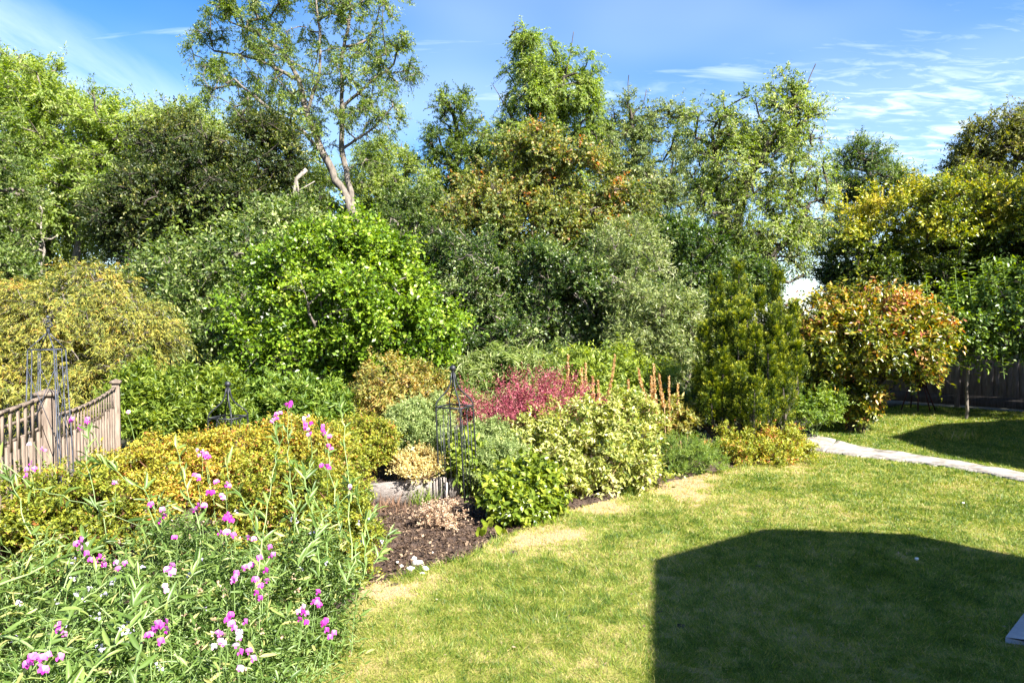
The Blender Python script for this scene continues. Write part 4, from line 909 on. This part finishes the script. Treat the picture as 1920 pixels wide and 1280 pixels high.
b0 = G(1790, 822); root = thing('weed_tuft', 'thin wispy weed tuft on the shaded lawn beyond the path', 'plant', b0); rg = np.random.RandomState(4)
pos = b0+rg.normal(size=(120, 3))*np.array([.22, .10, 0]); v, f, fp = leaves_mesh(pos, rg.normal(size=(120, 3))*np.array([.6, .6, 0])+np.array([0, 0, .9]), rg.normal(size=(120, 3)), .16*rg.uniform(.4, 1.2, 120), .008, 'blade')
mk('foliage', v, f, LM['grass'], root, tint=np.repeat(np.clip(.6+rg.normal(size=120)*.2, 0, 1), fp))
for px, py, a, s_, lab in [(945, 1000, .7, .17, 'single long ribbed green leaf leaning over the lawn edge'), (900, 1000, -.6, .13, 'small lettuce like rosette on the soil edge'), (915, 985, .1, .12, 'leafy rosette behind the long ribbed leaf')]:
    b0 = G(px, py); b0[2] = -.02; root = thing('leafy_seedling', lab, 'plant', b0, 'leafy seedlings at the lawn edge'); rg = np.random.RandomState(px)
    k = 3 if s_ > .15 else 9; pos = np.repeat(b0[None], k, 0); ang = a+rg.normal(size=k)*(.25 if k == 3 else 1.5)
    d = np.stack([-np.sin(ang)*.8, -.3+rg.normal(size=k)*.3, .9+0*ang], -1)
    v, f, fp = leaves_mesh(pos, d, np.tile([0, -1., .5], (k, 1)), s_*rg.uniform(.6, 1, k), s_*.36, 'round'); mk('leaves', v, f, LM['broad'], root, tint=np.repeat(.65+rg.normal(size=k)*.15, fp))

# dry seed spikes
spk = [(1066, 665, 800, 'tallest upright'), (1100, 680, 790, 'second from the left'), (1145, 665, 760, 'right leaning'), (1112, 705, 790, 'short'), (1125, 712, 800, 'left leaning slender'), (1178, 712, 775, 'isolated'),
       (1205, 690, 760, 'left leaning tall'), (1228, 682, 780, 'straight tall'), (1222, 705, 770, 'short middle'), (1240, 700, 765, 'narrow'), (1256, 705, 860, 'long straight'), (1270, 718, 850, 'rightmost'), (1092, 690, 780, 'thin pale')]
ln = [-2, -4, 16, -1, -8, 0, -16, -4, -2, -8, -3, 2, -3]
for i, ((px, y0, y1, w_), lx) in enumerate(zip(spk, ln)):
    Y = 9.3+(i % 3)*.2; rg = np.random.RandomState(i); top = P(px+lx*.5, y0, Y); bot = P(px-lx*.7, y1, Y); g0 = bot+(bot-top)*.5; g0[2] = -.1
    root = thing('seed_spike', f'{w_} tan seed spike ' + ('of the left bunch' if px < 1190 else 'of the right bunch') + ' behind the variegated bush', 'dried flower', g0, 'dry foxtail seed spikes')
    mb = MB(); mid = (top+bot)/2+np.array([lx*.0015, 0, 0]); mb.tube([g0, bot, mid, top], [.009, .007, .005, .002], 5); mb.build('stem', M['stem_tan'], root, True)
    n_ = 330; t_ = rg.uniform(0, 1, n_)**.9; c_ = bot[None]*(1-t_[:, None])+top[None]*t_[:, None]; c_[:, 0] += lx*.0015*4*t_*(1-t_)
    rr = .044*(1-t_*.7); od = rdir(rg, n_)*np.array([1, 1, .3])
    v, f, fp = leaves_mesh(c_+od*rr[:, None]*.3, od*.8+np.array([0, 0, .5]), rdir(rg, n_), .030*(1.1-t_*.5), .020, 'oval')
    mk('seed_head', v, f, LM['seed'], root, tint=np.repeat(np.clip(.5+rg.normal(size=n_)*.22, 0, 1), fp))

# ================================================================== GARDEN FURNITURE
# trellis topped fence on the left
def left_fence():
    A = np.array([-3.16, 4.60]); Bp = np.array([-3.80, 6.50]); d2 = unit(Bp-A); d1 = np.array([.182, -.983]); L = np.linalg.norm(Bp-A)
    root = thing('trellis_fence', 'weathered wooden fence with slatted trellis top at the left behind the flowers', 'fence', (A[0], A[1], -.3))
    Z = np.array([0, 0, 1.]); v3 = lambda a: np.array([a[0], a[1], 0.])
    rg = np.random.RandomState(2)
    def post(c2, zt, wd, dd):
        D3 = v3(dd); N3 = v3([dd[1], -dd[0]]); c = v3(c2); mb = MB(); mb.box(c+Z*(zt-.4)/2, D3*wd, N3*wd, Z*((zt+.4)/2)); po = mb.build('post', M['wood_fence'], root)
        mb = MB(); cc = c+Z*(zt+.012); mb.box(cc, D3*(wd+.014), N3*(wd+.014), Z*.012)
        v = [cc+Z*.0121+a*(wd+.012)*D3+b_*(wd+.012)*N3 for a, b_ in ((-1, -1), (1, -1), (1, 1), (-1, 1))]+[cc+Z*.036]
        mb.add(v, [], [(0, 1, 4), (1, 2, 4), (2, 3, 4), (3, 0, 4)]); cp = mb.build('post_cap', M['wood_fence'], po); cp.location = (0, 0, 0)
    post(A, P(85, 733, 4.6)[2]-.03, .048, d2); post(Bp, P(217, 713, 6.5)[2]-.03, .030, d2); post(A+d1*1.9, 1.40, .048, d1)
    def panel(dd, L_, topf, hb, mid):
        D3 = v3(dd); N3 = v3([dd[1], -dd[0]]); N3 = N3 if N3[0] > 0 else -N3
        bd = MB(); tr = MB(); s = .085; i = 0
        while s < L_-.06:
            zt = topf(s)-hb+rg.normal()*.010-.01; c = v3(A+dd*s); z0 = -.45
            bd.box(c+N3*(.006 if i % 2 else -.004)+Z*(zt+z0)/2, D3*.021+N3*.002, N3*.005, Z*(zt-z0)/2); s += .048; i += 1
        bd.build('board_panel', M['wood_fence'], root)
        s = .10
        while s < L_-.05:
            zt = topf(s); c = v3(A+dd*s); tr.box(c+Z*(zt-hb/2-.03), D3*.015, N3*.004, Z*(hb/2+.03)); s += .090
        K = 12
        for off, th in ([(0.0, .010), (-hb, .008)] + ([(-hb*.48, .010)] if mid else [])):
            for side in ((1, -1) if off == 0 else (-1,)):
                t_ = .004
                for k in range(K):
                    a, b_ = .05+(L_-.1)*k/K, .05+(L_-.1)*(k+1)/K
                    p0 = np.array([*(A+dd*a), topf(a)+off]); p1 = np.array([*(A+dd*b_), topf(b_)+off]); h = (p1-p0)/2
                    tr.box((p0+p1)/2+N3*(.0045+t_)*side, h*1.0005, N3*t_, Z*th)
        tr.build('trellis_top', M['wood_fence'], root)
    panel(d2, L, lambda s: 1.215+.05*((s-L*.45)/(L*.55))**2-.005, .165, False)
    panel(d1, 1.85, lambda s: 1.34+.05*((s-.9)/.9)**2, .20, True)
left_fence()
# board fence on the right
def right_fence():
    A = G(1590, 741)[:2]; Bp = G(1960, 767)[:2]; d = unit(Bp-A); A = A-d*3.2; Bp = Bp+d*3.5; L = np.linalg.norm(Bp-A)
    nrm = np.array([-d[1], d[0]]); nrm = nrm if nrm[1] < 0 else -nrm
    root = thing('board_fence', 'dark weathered close boarded fence in the shade at the right', 'fence', (A[0], A[1], 0))
    D3 = np.array([*d, 0]); N3 = np.array([*nrm, 0]); Z = np.array([0, 0, 1.]); rg = np.random.RandomState(1)
    mb = MB(); s = .06; i = 0
    while s < L:
        c = np.array([*(A+d*s), 0]); zt = 1.88+rg.normal()*.008
        mb.box(c+N3*(.012 if i % 2 else 0)+Z*(.2+zt)/2, D3*.062+N3*.006, N3*.009, Z*(zt-.2)/2); s += .115; i += 1
    mb.build('board_panel', M['wood_grey'], root)
    mb = MB(); mb.box(np.array([*(A+d*L/2), .08]), D3*L/2, N3*.022, Z*.12); mb.build('gravel_board', M['wood_dark'], root)
    s = .0
    while s < L:
        mb = MB(); c = np.array([*(A+d*s), 0]); mb.box(c+N3*.06+Z*.92, D3*.05, N3*.045, Z*1.02); mb.build('post', M['wood_grey'], root); s += 1.85
right_fence()
# fire bowl on splayed legs
c = P(1718, 716, 14.3); fb = thing('fire_bowl', 'dark rusty bowl barbecue on splayed legs in front of the board fence', 'barbecue', (c[0], c[1], 0))
mb = MB(); k = 14.3/F; mb.lathe(c[:2], [(.02, c[2]-.13), (.13, c[2]-.10), (.20, c[2]-.02), (.23, c[2]+.07), (.24, c[2]+.075), (.22, c[2]+.06), (.18, c[2]-.02)], 20); mb.build('bowl', M['rust'], fb, True)
for a in (-2.85, -1.9, -1.2, -.25, 1.4):
    mb = MB(); t0 = np.array([c[0]+math.cos(a)*.16, c[1]+math.sin(a)*.16, c[2]-.02]); t1 = np.array([c[0]+math.cos(a)*.38, c[1]+math.sin(a)*.30, .0]); mb.tube([t0, (t0+t1)/2, t1], [.016, .014, .013], 6); mb.build('leg', M['rust'], fb, True)
mb = MB(); mb.lathe(c[:2], [(.235, c[2]+.08), (.20, c[2]+.14), (.10, c[2]+.19), (.02, c[2]+.205)], 18); mb.ball((c[0], c[1], c[2]+.225), .02); mb.build('lid', M['rust'], fb, True)

def obelisk(name, label, ball, ringY, w_, base_w, mat, lean=0., ground=0., rot=.35, ball_r=.034, hoops=True):
    """ogee topped iron obelisk; ball = world point of finial, ringY = height of the top ring"""
    cx, cy_, zt = ball; zr = ringY
    root = thing(name, label, 'plant support', (cx+lean*zt, cy_, ground))
    def sk(p): p = np.asarray(p, float); return np.array([p[0]-lean*(p[2]-zt), p[1], p[2]])
    an = [rot+i*math.pi/2 for i in range(4)]
    for a in an:
        mb = MB(); u = np.array([math.cos(a), math.sin(a), 0]); b0 = np.array([cx, cy_, 0])
        pts = [b0+u*base_w+np.array([0, 0, ground])]+[b0+u*(base_w+(w_-base_w)*t)+np.array([0, 0, ground+(zr-ground)*t]) for t in (.3, .6, .9, 1)]
        H = zt-zr
        for t, rr in ((.06, .98), (.14, .90), (.24, .72), (.34, .50), (.45, .31), (.56, .20), (.72, .12), (.88, .08)): pts.append(b0+u*w_*rr+np.array([0, 0, zr+H*t]))
        mb.tube([sk(p) for p in pts], .0085, 6); mb.build('leg', mat, root, True)
    def ringat(z, r_, th, name_):
        mb = MB(); cr_ = [sk(np.array([cx+math.cos(a)*r_, cy_+math.sin(a)*r_, z])) for a in an]
        for i in range(4): mb.tube([cr_[i], (cr_[i]+cr_[(i+1) % 4])/2, cr_[(i+1) % 4]], th, 6)
        return mb
    mb = ringat(zr-.01, w_, .009, 'ring'); 
    if hoops:
        m2 = MB()
        for i in range(4):
            a0 = np.array([cx+math.cos(an[i])*w_, cy_+math.sin(an[i])*w_, 0]); a1 = np.array([cx+math.cos(an[(i+1) % 4])*w_, cy_+math.sin(an[(i+1) % 4])*w_, 0])
            for s0, s1 in ((0, .5), (.5, 1)):
                pts = []
                for k in range(9):
                    th = math.pi*k/8; s = s0+(s1-s0)*(.5-.5*math.cos(th)); p = a0+(a1-a0)*s; p[2] = zr-.06-.02+.065*math.sin(th); pts.append(sk(p))
                m2.tube(pts, .004, 5)
            pm = (a0+a1)/2
            for z1 in (zr-.07,):
                p0 = pm.copy(); p0[2] = ground; p1 = pm.copy(); p1[2] = z1; m2.tube([sk(p0), sk(p1)], .004, 5)
            for s in (.25, .75):
                p0 = a0+(a1-a0)*s; p1 = p0.copy(); p0[2] = ground+.1; p1[2] = zr-.22; m2.tube([sk(p0), sk(p1*.5+p0*.5), sk(p1)], [.0045, .0045, .0045], 5); p2 = p1.copy(); p2[2] += .03; m2.tube([sk(p1), sk(p2)], [.007, .001], 5)
        m2.build('scrollwork', mat, root, True)
    mb.build('top_ring', mat, root, True)
    mb = MB(); mb.ball(sk((cx, cy_, zt)), ball_r, ball_r, 14, 10); mb.lathe(sk((cx, cy_, zt))[:2], [(.013, zt-.10), (.018, zt-.06), (.012, zt-.04), (.02, zt-.027), (.012, zt-.02)], 10); mb.build('finial', mat, root, True)
    return root
obelisk('iron_obelisk', 'black iron obelisk with ball finial standing by the bare soil', P(849, 690, 7.25), P(849, 760, 7.25)[2], .205, .215, M['iron'], lean=.045)
obelisk('iron_obelisk', 'low black iron obelisk with ball finial behind the orange spirea', P(427, 720, 7.5), P(427, 780, 7.5)[2], .205, .215, M['iron'], ground=-.35, rot=.55)
# the tall pyramid topped obelisk on the left
def pyr_obelisk():
    Y = 4.55; zt = P(90, 622, Y)[2]; ze = P(90, 655, Y)[2]; c = np.array([P(88, 655, Y)[0], Y]); rot = .95; w1, w0 = .112, .185
    root = thing('wire_obelisk', 'tall thin grey wire obelisk with pyramid top in front of the left fence', 'plant support', (c[0], c[1], -.1))
    an = [rot+i*math.pi/2 for i in range(4)]; mat = M['iron_grey']
    cor = lambda i, t: np.array([c[0]+math.cos(an[i % 4])*(w0+(w1-w0)*t), c[1]+math.sin(an[i % 4])*(w0+(w1-w0)*t), -.1+(ze+.1)*t])
    tip = np.array([c[0]+.01, c[1], zt])
    for i in range(4):
        mb = MB(); sd = unit(cor(i+1, 1)-cor(i, 1))*.026
        mb.tube([cor(i, 0), cor(i, .5), cor(i, 1)], .0040, 6); mb.tube([cor(i, 0)+sd*1.6, cor(i, .5)+sd*1.2, cor(i, 1)+sd], .0032, 6); mb.tube([cor(i, 1), tip], .0040, 6)
        for t in (.25, .5, .75, .93): mb.tube([cor(i, t), cor(i, t)+sd*1.3], .0026, 5)
        mb.build('leg', mat, root, True)
    mb = MB()
    for i in range(4): mb.tube([cor(i, 1), cor(i+1, 1)], .0036, 5)
    mb.build('top_ring', mat, root, True)
    for i in range(4):
        mb = MB()
        for a, b_ in ((.93, .66), (.55, .24)):
            mb.tube([cor(i, a), cor(i+1, b_)], .0024, 5); mb.tube([cor(i+1, a), cor(i, b_)], .0024, 5)
        mb.build('cross_brace', mat, root, True)
    mb = MB(); mb.tube([tip-np.array([0, 0, .01]), tip+np.array([0, 0, .03])], [.012, .008], 8)
    for k in range(4):
        pts = []
        for q in range(13):
            t = q/12; a = k*math.pi/2+t*5.0; r_ = .022*math.sin(math.pi*t)+.004; pts.append(tip+np.array([math.cos(a)*r_, math.sin(a)*r_, .02+.06*t]))
        mb.tube(pts, .0028, 5)
    mb.ball(tip+np.array([0, 0, .10]), .010); mb.tube([tip+np.array([0, 0, .07]), tip+np.array([0, 0, .10])], .0026, 5); mb.build('finial', mat, root, True)
pyr_obelisk()
# timber edging behind the bare soil
def edging():
    a, b_ = G(684, 943), G(836, 928); a[2] = b_[2] = 0; d = unit(b_-a); L = np.linalg.norm(b_-a); nrm = np.array([-d[1], d[0], 0]); Z = np.array([0, 0, 1.])
    root = thing('timber_edging', 'pale weathered timber board holding the raised border behind the bare soil', 'edging board', (*a[:2], -.03))
    def board(p0, p1, z0, z1):
        mb = MB(); dd = (p1-p0)/2; n_ = np.cross(unit(dd), Z); e_ = .004; hx = np.linalg.norm(dd); u = unit(dd); ht = (z1-z0)/2; cc = (p0+p1)/2+Z*(z0+ht)
        # board with eased edges
        v = []
        for s in (-1, 1):
            for (yy, zz_) in ((-.022, -ht), (.022, -ht), (.022, ht-.006), (.016, ht), (-.016, ht), (-.022, ht-.006)): v.append(cc+u*hx*s+n_*yy+Z*zz_)
        mb.add(v, [(i, (i+1) % 6, 6+(i+1) % 6, 6+i) for i in range(6)]+[(0, 5, 2, 1), (5, 4, 3, 2), (6, 7, 8, 11), (11, 8, 9, 10)]); return mb
    board(a, b_, -.06, .20).build('board', M['sleeper'], root)
    c2 = G(850, 922); c2[2] = 0; e2 = G(905, 912); e2[2] = 0; board(b_+np.array([.03, .03, 0]), e2, -.06, .17).build('board', M['sleeper'], root)
    mb = MB(); mb.box(b_+np.array([.0, -.035, .04]), d*.02, nrm*.02, Z*.11); mb.build('peg', M['wood_grey'], root)
    mb = MB(); mb.box(a+d*.02+nrm*.04+Z*.03, d*.02, nrm*.02, Z*.09); mb.build('peg', M['wood_grey'], root)
edging()
# stones
def stone(px, py, r_, lab, seed, z=None, grp='white stones at the edge of the soil'):
    rg = np.random.RandomState(seed); c = G(px, py); c[2] = -.01 if z is None else z
    v0 = []; k, m_ = 12, 7
    for i in range(m_+1):
        for j in range(k):
            th = math.pi*i/m_; a = 2*math.pi*j/k; dn = np.array([math.sin(th)*math.cos(a), math.sin(th)*math.sin(a)*.8, math.cos(th)*.6])
            q = 1+.25*math.sin(dn[0]*4+seed)*math.cos(dn[1]*5+seed*2)+.12*math.sin(dn[2]*9+seed*3); v0.append(c+np.array([0, 0, r_*.4])+dn*r_*q)
    q_ = [(i*k+j, i*k+(j+1) % k, (i+1)*k+(j+1) % k, (i+1)*k+j) for i in range(m_) for j in range(k)]
    mb = MB(); mb.add(v0, q_); o = mb.build('stone', M['stone'], None, True); tag(o, lab, 'stone', grp)
    # origin at its own place
    o.data.transform(__import__('mathutils').Matrix.Translation(-Vector(c))); o.location = c
for i, (px, py, r_, lab) in enumerate([(783, 1058, .045, 'largest white stone at the front edge of the bare soil'), (770, 1066, .030, 'white stone touching the left of the largest stone'), (797, 1066, .028, 'white stone touching the right of the largest stone'),
        (752, 1060, .018, 'small white stone left of the white heap'), (776, 1046, .022, 'white stone behind the largest stone'), (745, 1052, .012, 'tiny white stone at the left on the dark soil'), (810, 1034, .012, 'tiny white stone right of the heap'), (791, 1074, .018, 'small white stone in front of the heap')]):
    stone(px, py, r_, lab, i+1)
stone(778, 1106, .022, 'flat white stone lying in the dry grass below the soil', 23, -.0, None) if False else None
stone(1719, 1053, .016, 'white pebble on the shaded lawn', 31, .02, 'pebbles on the lawn')
stone(1806, 947, .014, 'pale pebble on the sunny lawn near the path', 32, .02, 'pebbles on the lawn')

# ================================================================== SWEET PEAS IN THE FOREGROUND
flowers = [(52, 875, 1.2), (380, 853, .6), (385, 865, .9), (366, 895, .7), (396, 920, 1.1), (421, 905, .7), (421, 930, .6), (299, 961, 1.2), (373, 951, 1.2), (433, 978, 1.1), (427, 1001, 1.2), (467, 1013, .8), (504, 1035, .7), (161, 1011, 1.3), (168, 1046, .9), (190, 1043, .9),
           (218, 1060, .6), (312, 1063, 1.2), (311, 1100, .5), (477, 1065, 1.1), (435, 1080, 1.0), (502, 1097, .8), (487, 1113, .7), (591, 1119, .9), (593, 1134, .6), (569, 1144, .6), (566, 1157, .6), (610, 1167, .8), (621, 1196, .7), (425, 1166, .8), (422, 1181, .9), (447, 1181, .7), (448, 1201, .6),
           (410, 1209, .6), (465, 1221, .8), (448, 1258, .5), (112, 1169, 1.0), (296, 1184, 1.3), (312, 1172, .9), (272, 1199, .5), (62, 1246, 1.3), (78, 1236, 1.2), (613, 878, .9), (144, 796, 1.1), (165, 791, .8), (59, 830, .5), (79, 840, .5), (237, 778, .5), (377, 845, .6),
           (539, 761, 1.0), (512, 789, .8), (521, 778, .8), (573, 798, 1.1), (606, 806, 1.3), (616, 833, .9), (574, 783, .6), (655, 912, .4), (580, 812, .6), (330, 1010, .5), (215, 905, .4)]
def fdepth(px, py):
    return 2.05+(1280-py)*.0036+max(0, px-520)*.0028+(.35 if py < 850 else 0)
peaplants = [  # ground x, y, reach, height, label
    (-1.62, 2.30, .46, .90, 'sweet pea plant filling the bottom left corner of the picture'),
    (-1.22, 2.45, .36, .78, 'sweet pea plant at the bottom, left of the lawn'),
    (-1.20, 2.98, .38, .74, 'sweet pea plant nearest the lawn edge'),
    (-1.75, 2.95, .46, .92, 'sweet pea plant behind the bottom left one'),
    (-1.42, 3.45, .42, .90, 'sweet pea plant in the middle of the flower clump'),
    (-2.35, 3.25, .46, .90, 'sweet pea plant at the left below the wire obelisk'),
    (-1.14, 3.80, .33, .88, 'sweet pea plant climbing behind the bare soil edge'),
    (-1.95, 3.90, .38, .92, 'sweet pea plant in front of the orange spirea')]
def pea(ix, gx, gy, reach, h, label):
    rg = np.random.RandomState(200+ix); base = np.array([gx, gy, -.05]); root = thing('sweet_pea_plant', label, 'flowering plant', base, 'sweet pea plants in the foreground')
    mb = MB(); O = []; D = []; TL = []; leafP = []; leafD = []; leafN = []; leafL = []; leafT = []
    tend = mb
    for i in range(58):
        a = rg.uniform(0, 2*math.pi); rr = reach*rg.uniform(.1, 1.15); hh = h*rg.uniform(.45, 1.0)*(1.08-.35*(rr/reach)**2)
        b0 = base+np.array([rg.normal()*.10*1, rg.normal()*.10, 0]); e_ = base+np.array([math.cos(a)*rr, math.sin(a)*rr, hh])
        m_ = b0*.5+e_*.5+np.array([0, 0, .22*hh])+rg.normal(size=3)*.05
        ts_ = np.linspace(0, 1, 10)[:, None]; pts = b0*(1-ts_)**2+2*m_*ts_*(1-ts_)+e_*ts_**2
        pts[2:] += rg.normal(size=(8, 3))*.010
        mb.tube(pts, np.linspace(.0036, .0014, 10), 5, False)
        for k in range(2, 10):
            for q in range(2):
                t_ = rg.uniform(); o_ = pts[k-1]*(1-t_)+pts[k]*t_; d_ = unit(pts[k]-pts[k-1])
                sd = unit(np.cross(d_, rdir(rg, 1)[0]))
                stalk = o_+sd*.035+d_*.02+np.array([0, 0, .01]); mb.tube([o_, stalk], [.0013, .001], 3, False)
                for sgn in (-1, 1):
                    leafP.append(stalk); sd3 = unit(np.cross(sd, rdir(rg, 1)[0]))
                    leafD.append(unit(sd*.9+sgn*sd3*.55+np.array([0, 0, .25])+rg.normal(size=3)*.12)); leafN.append(np.array([0, -.25, .8])+rg.normal(size=3)*.5)
                    leafL.append(rg.uniform(.035, .085)); leafT.append(.42+rg.normal()*.2)
                if rg.uniform() < .22:   # curly tendril
                    q0 = stalk; dr = unit(sd+rg.normal(size=3)*.3); tp = []
                    for z in range(12):
                        u = z/11; an_ = u*9; tp.append(q0+dr*.05*u*(1.2-u*.4)+np.array([math.cos(an_), math.sin(an_), math.sin(an_*1.3)])*.008*u)
                    tend.tube(tp, .0007, 3, False)
    st = mb.build('stem', M['stem_green'], root, True)
    # filler of smaller shoots and narrow leaflets low in the plant
    n2 = 4300; c_ = base+np.stack([rg.normal(size=n2)*reach*.42, rg.normal(size=n2)*reach*.42, h*rg.uniform(.05, .86, n2)], -1)
    c_[:, 2] -= .25*h*np.clip(np.hypot(c_[:, 0]-gx, c_[:, 1]-gy)/reach-.5, 0, 2)
    c_[:, 2] = np.maximum(c_[:, 2], 0.0)
    leafP += list(c_); leafD += list(rdir(rg, n2)*np.array([1, 1, .7])+np.array([0, 0, .25])); leafN += list(rg.normal(size=(n2, 3))*.6+np.array([0, -.2, .6])); leafL += list(rg.uniform(.02, .06, n2)); leafT += list(.40+rg.normal(size=n2)*.24)
    n3 = 40; leafP += list(base+np.stack([rg.normal(size=n3)*reach*.5, rg.normal(size=n3)*reach*.5, h*rg.uniform(.35, .95, n3)], -1)); leafD += list(unit(rdir(rg, n3)*np.array([1, 1, .5]))); leafN += list(rg.normal(size=(n3, 3))*.3+np.array([0, -.6, .5])); leafL += [.075]*n3; leafT += [.97]*n3
    leafL = np.array(leafL)
    v, f, fp = leaves_mesh(np.array(leafP), np.array(leafD), np.array(leafN), leafL, leafL*np.random.RandomState(ix).uniform(.10, .23, len(leafL)), 'lance')
    mk('leaves', v, f, LM['pea'], root, tint=np.repeat(np.clip(leafT, 0, 1), fp))
    return root
M['pod'] = noisemat('pod_skin', (.26, .30, .10), (.46, .44, .20), 30, .5)
proots = [pea(i, *a) for i, a in enumerate(peaplants)]
pc_ = np.array([(a[0], a[1]) for a in peaplants])
def floret(rg, c, face, size, V, Fq, Tt, pale):
    """one pea blossom: a wide upright standard petal and two wings"""
    up = unit(np.array([rg.normal()*.2, rg.normal()*.2, 1.])); side = unit(np.cross(up, face)); up = np.cross(face, side)
    K = 9; base_i = sum(len(x) for x in V)
    v = [c]; 
    for j in range(K):
        a = -.35+(math.pi+.7)*j/(K-1); r_ = size*(.62+.10*math.cos(2*(a-math.pi/2))-.10*math.exp(-((a-math.pi/2)/.18)**2))
        x_, y_ = math.cos(a)*r_, math.sin(a)*r_*.95
        v.append(c+side*x_+up*(y_+size*.05)-face*(.25*size*(abs(x_)/size)**1.5)+face*size*.10*math.sin(a*3+1))
    V.append(np.array(v)); Fq += [(base_i, base_i+1+j, base_i+2+j) for j in range(K-1)]; Tt += [pale+rg.normal()*.05+(.10 if 2 < j < 5 else 0) for j in range(K-1)]
    for sgn in (-1, 1):
        b_ = base_i+sum([len(v)]) if sgn == -1 else sum(len(x) for x in V)
        b_ = sum(len(x) for x in V); q = [c+face*size*.05]
        for j in range(6):
            a = -1.0+2.4*j/5; rr = size*.40; q.append(c+face*(size*.15+rr*.55*math.cos(a-.3))+side*sgn*(size*.10+.10*size*math.sin(a*1.5+.5))+up*(-.12*size+rr*.6*math.sin(a)))
        V.append(np.array(q)); Fq += [(b_, b_+1+j, b_+2+j) for j in range(5)]; Tt += [max(0, pale-.28)+rg.normal()*.06]*5
rg = np.random.RandomState(77)
for i, (px, py, s) in enumerate(flowers):
    Y = fdepth(px, py); c = P(px, py, Y)
    pi_ = int(np.argmin(np.hypot(pc_[:, 0]-c[0], pc_[:, 1]-c[1]))); root = proots[pi_]
    V, Fq, Tt = [], [], []; n_ = max(1, int(round(1+s*2.6))); pale = .30+rg.uniform(0, .35)
    if s < .65 and rg.uniform() < .5: pale = .85
    for k in range(n_):
        o_ = rg.normal(size=3)*np.array([.019, .012, .021])*s*(0 if n_ == 1 else 1); face = unit(np.array([rg.normal()*.55, -1, rg.normal()*.35+.15]))
        floret(rg, c+o_, face, (.017+.010*s), V, Fq, Tt, pale+rg.normal()*.08)
    fl = mk('flower', np.concatenate(V), np.array(Fq), LM['flower'], root, tint=np.clip(Tt, 0, 1))
    mb = MB(); e_ = np.array([c[0]*.93+root.location[0]*.07, c[1]+.03, c[2]-.16]); mb.tube([c+np.array([0, .012, 0]), (c+e_)/2+np.array([0, .01, .01]), e_], [.0011, .0014, .002], 4, False)
    fs = mb.build('flower_stalk', M['stem_green'], root, True)
# small spent pale blossoms among the leaves
for i, r_ in enumerate(proots):
    gx, gy, reach, h, _ = peaplants[i]; rg = np.random.RandomState(300+i); n_ = 22
    c = np.array([gx, gy, 0])+np.stack([rg.normal(size=n_)*reach*.5, rg.normal(size=n_)*reach*.5-.05, h*rg.uniform(.5, 1.0, n_)], -1)
    c = np.repeat(c, 5, 0)+rg.normal(size=(n_*5, 3))*.006
    v, f, fp = leaves_mesh(c, rdir(rg, len(c)), rdir(rg, len(c)), .014, .010, 'oval'); mk('withered_blossom', v, f, LM['dry'] if i % 3 else LM['bud'], r_, tint=np.repeat(rg.uniform(.4, 1, len(c)), fp))
# tall leggy runners that reach above the hedge
run = [[(600, 1080), (590, 980), (570, 900), (585, 850)], [(650, 1090), (680, 1000), (700, 960)], [(620, 1060), (600, 960), (560, 880), (520, 860)], [(680, 1080), (690, 990), (660, 920), (655, 905)], [(560, 1060), (600, 980), (650, 930), (690, 915)], [(500, 1060), (470, 960), (430, 900), (424, 860)], [(700, 1060), (715, 1030), (730, 1000)], [(300, 1000), (270, 920), (205, 880), (180, 860)], [(110, 1300), (165, 1270), (225, 1190), (238, 1150), (250, 1130)], [(-30, 1110), (40, 1080), (110, 1045), (170, 1000)], [(250, 1290), (262, 1200), (262, 1120), (256, 1060)], [(0, 1190), (90, 1220), (150, 1130), (200, 1090)], [(560, 1000), (545, 900), (540, 820), (538, 765)], [(640, 1000), (620, 900), (612, 820), (600, 800)], [(660, 1050), (655, 920), (645, 800), (640, 762), (625, 755)], [(480, 1100), (500, 950), (520, 850), (515, 780)], [(380, 1000), (345, 900), (330, 830)], [(60, 1000), (20, 900), (0, 860)],
       [(10, 870), (60, 910), (150, 940), (260, 985)], [(100, 1130), (150, 1050), (200, 1010), (160, 870), (165, 800)], [(160, 1120), (240, 1180), (330, 1120), (370, 1060)]]
for i, pts in enumerate(run):
    w_ = [P(a, b_, fdepth(a, b_)+.05) for a, b_ in pts]; pi_ = int(np.argmin(np.hypot(pc_[:, 0]-w_[0][0], pc_[:, 1]-w_[0][1]))); root = proots[pi_]
    rg = np.random.RandomState(400+i); mb = MB(); ws = []
    for a, b_ in zip(w_[:-1], w_[1:]):
        for q in range(5): ws.append(a+(b_-a)*q/5+rg.normal(size=3)*.006)
    ws.append(w_[-1]); ws = np.array(ws); mb.tube(ws, np.linspace(.0030, .0011, len(ws))*(1.9 if 8 <= i < 12 else 1), 6, False); mb.build('runner', M['stem_green'] if i < 12 else M['stem_pale'], root, True)
    n_ = len(ws)*2; idx = rg.randint(0, len(ws), n_); LMi = 0; d = unit(np.gradient(ws, axis=0))[idx]; ld = unit(d*.6+np.cross(d, rdir(rg, n_))*.9+np.array([0, 0, .2])); LL = rg.uniform(.05, .10, n_)
    v, f, fp = leaves_mesh(ws[idx], ld, rg.normal(size=(n_, 3))*.5+np.array([0, -.4, .7]), LL, LL*.2, 'lance'); mk('runner_leaves', v, f, LM['pea'], root, tint=np.repeat(np.clip(.45+rg.normal(size=n_)*.2, 0, 1), fp))
print('faces', sum(len(m_.polygons) for m_ in bpy.data.meshes))
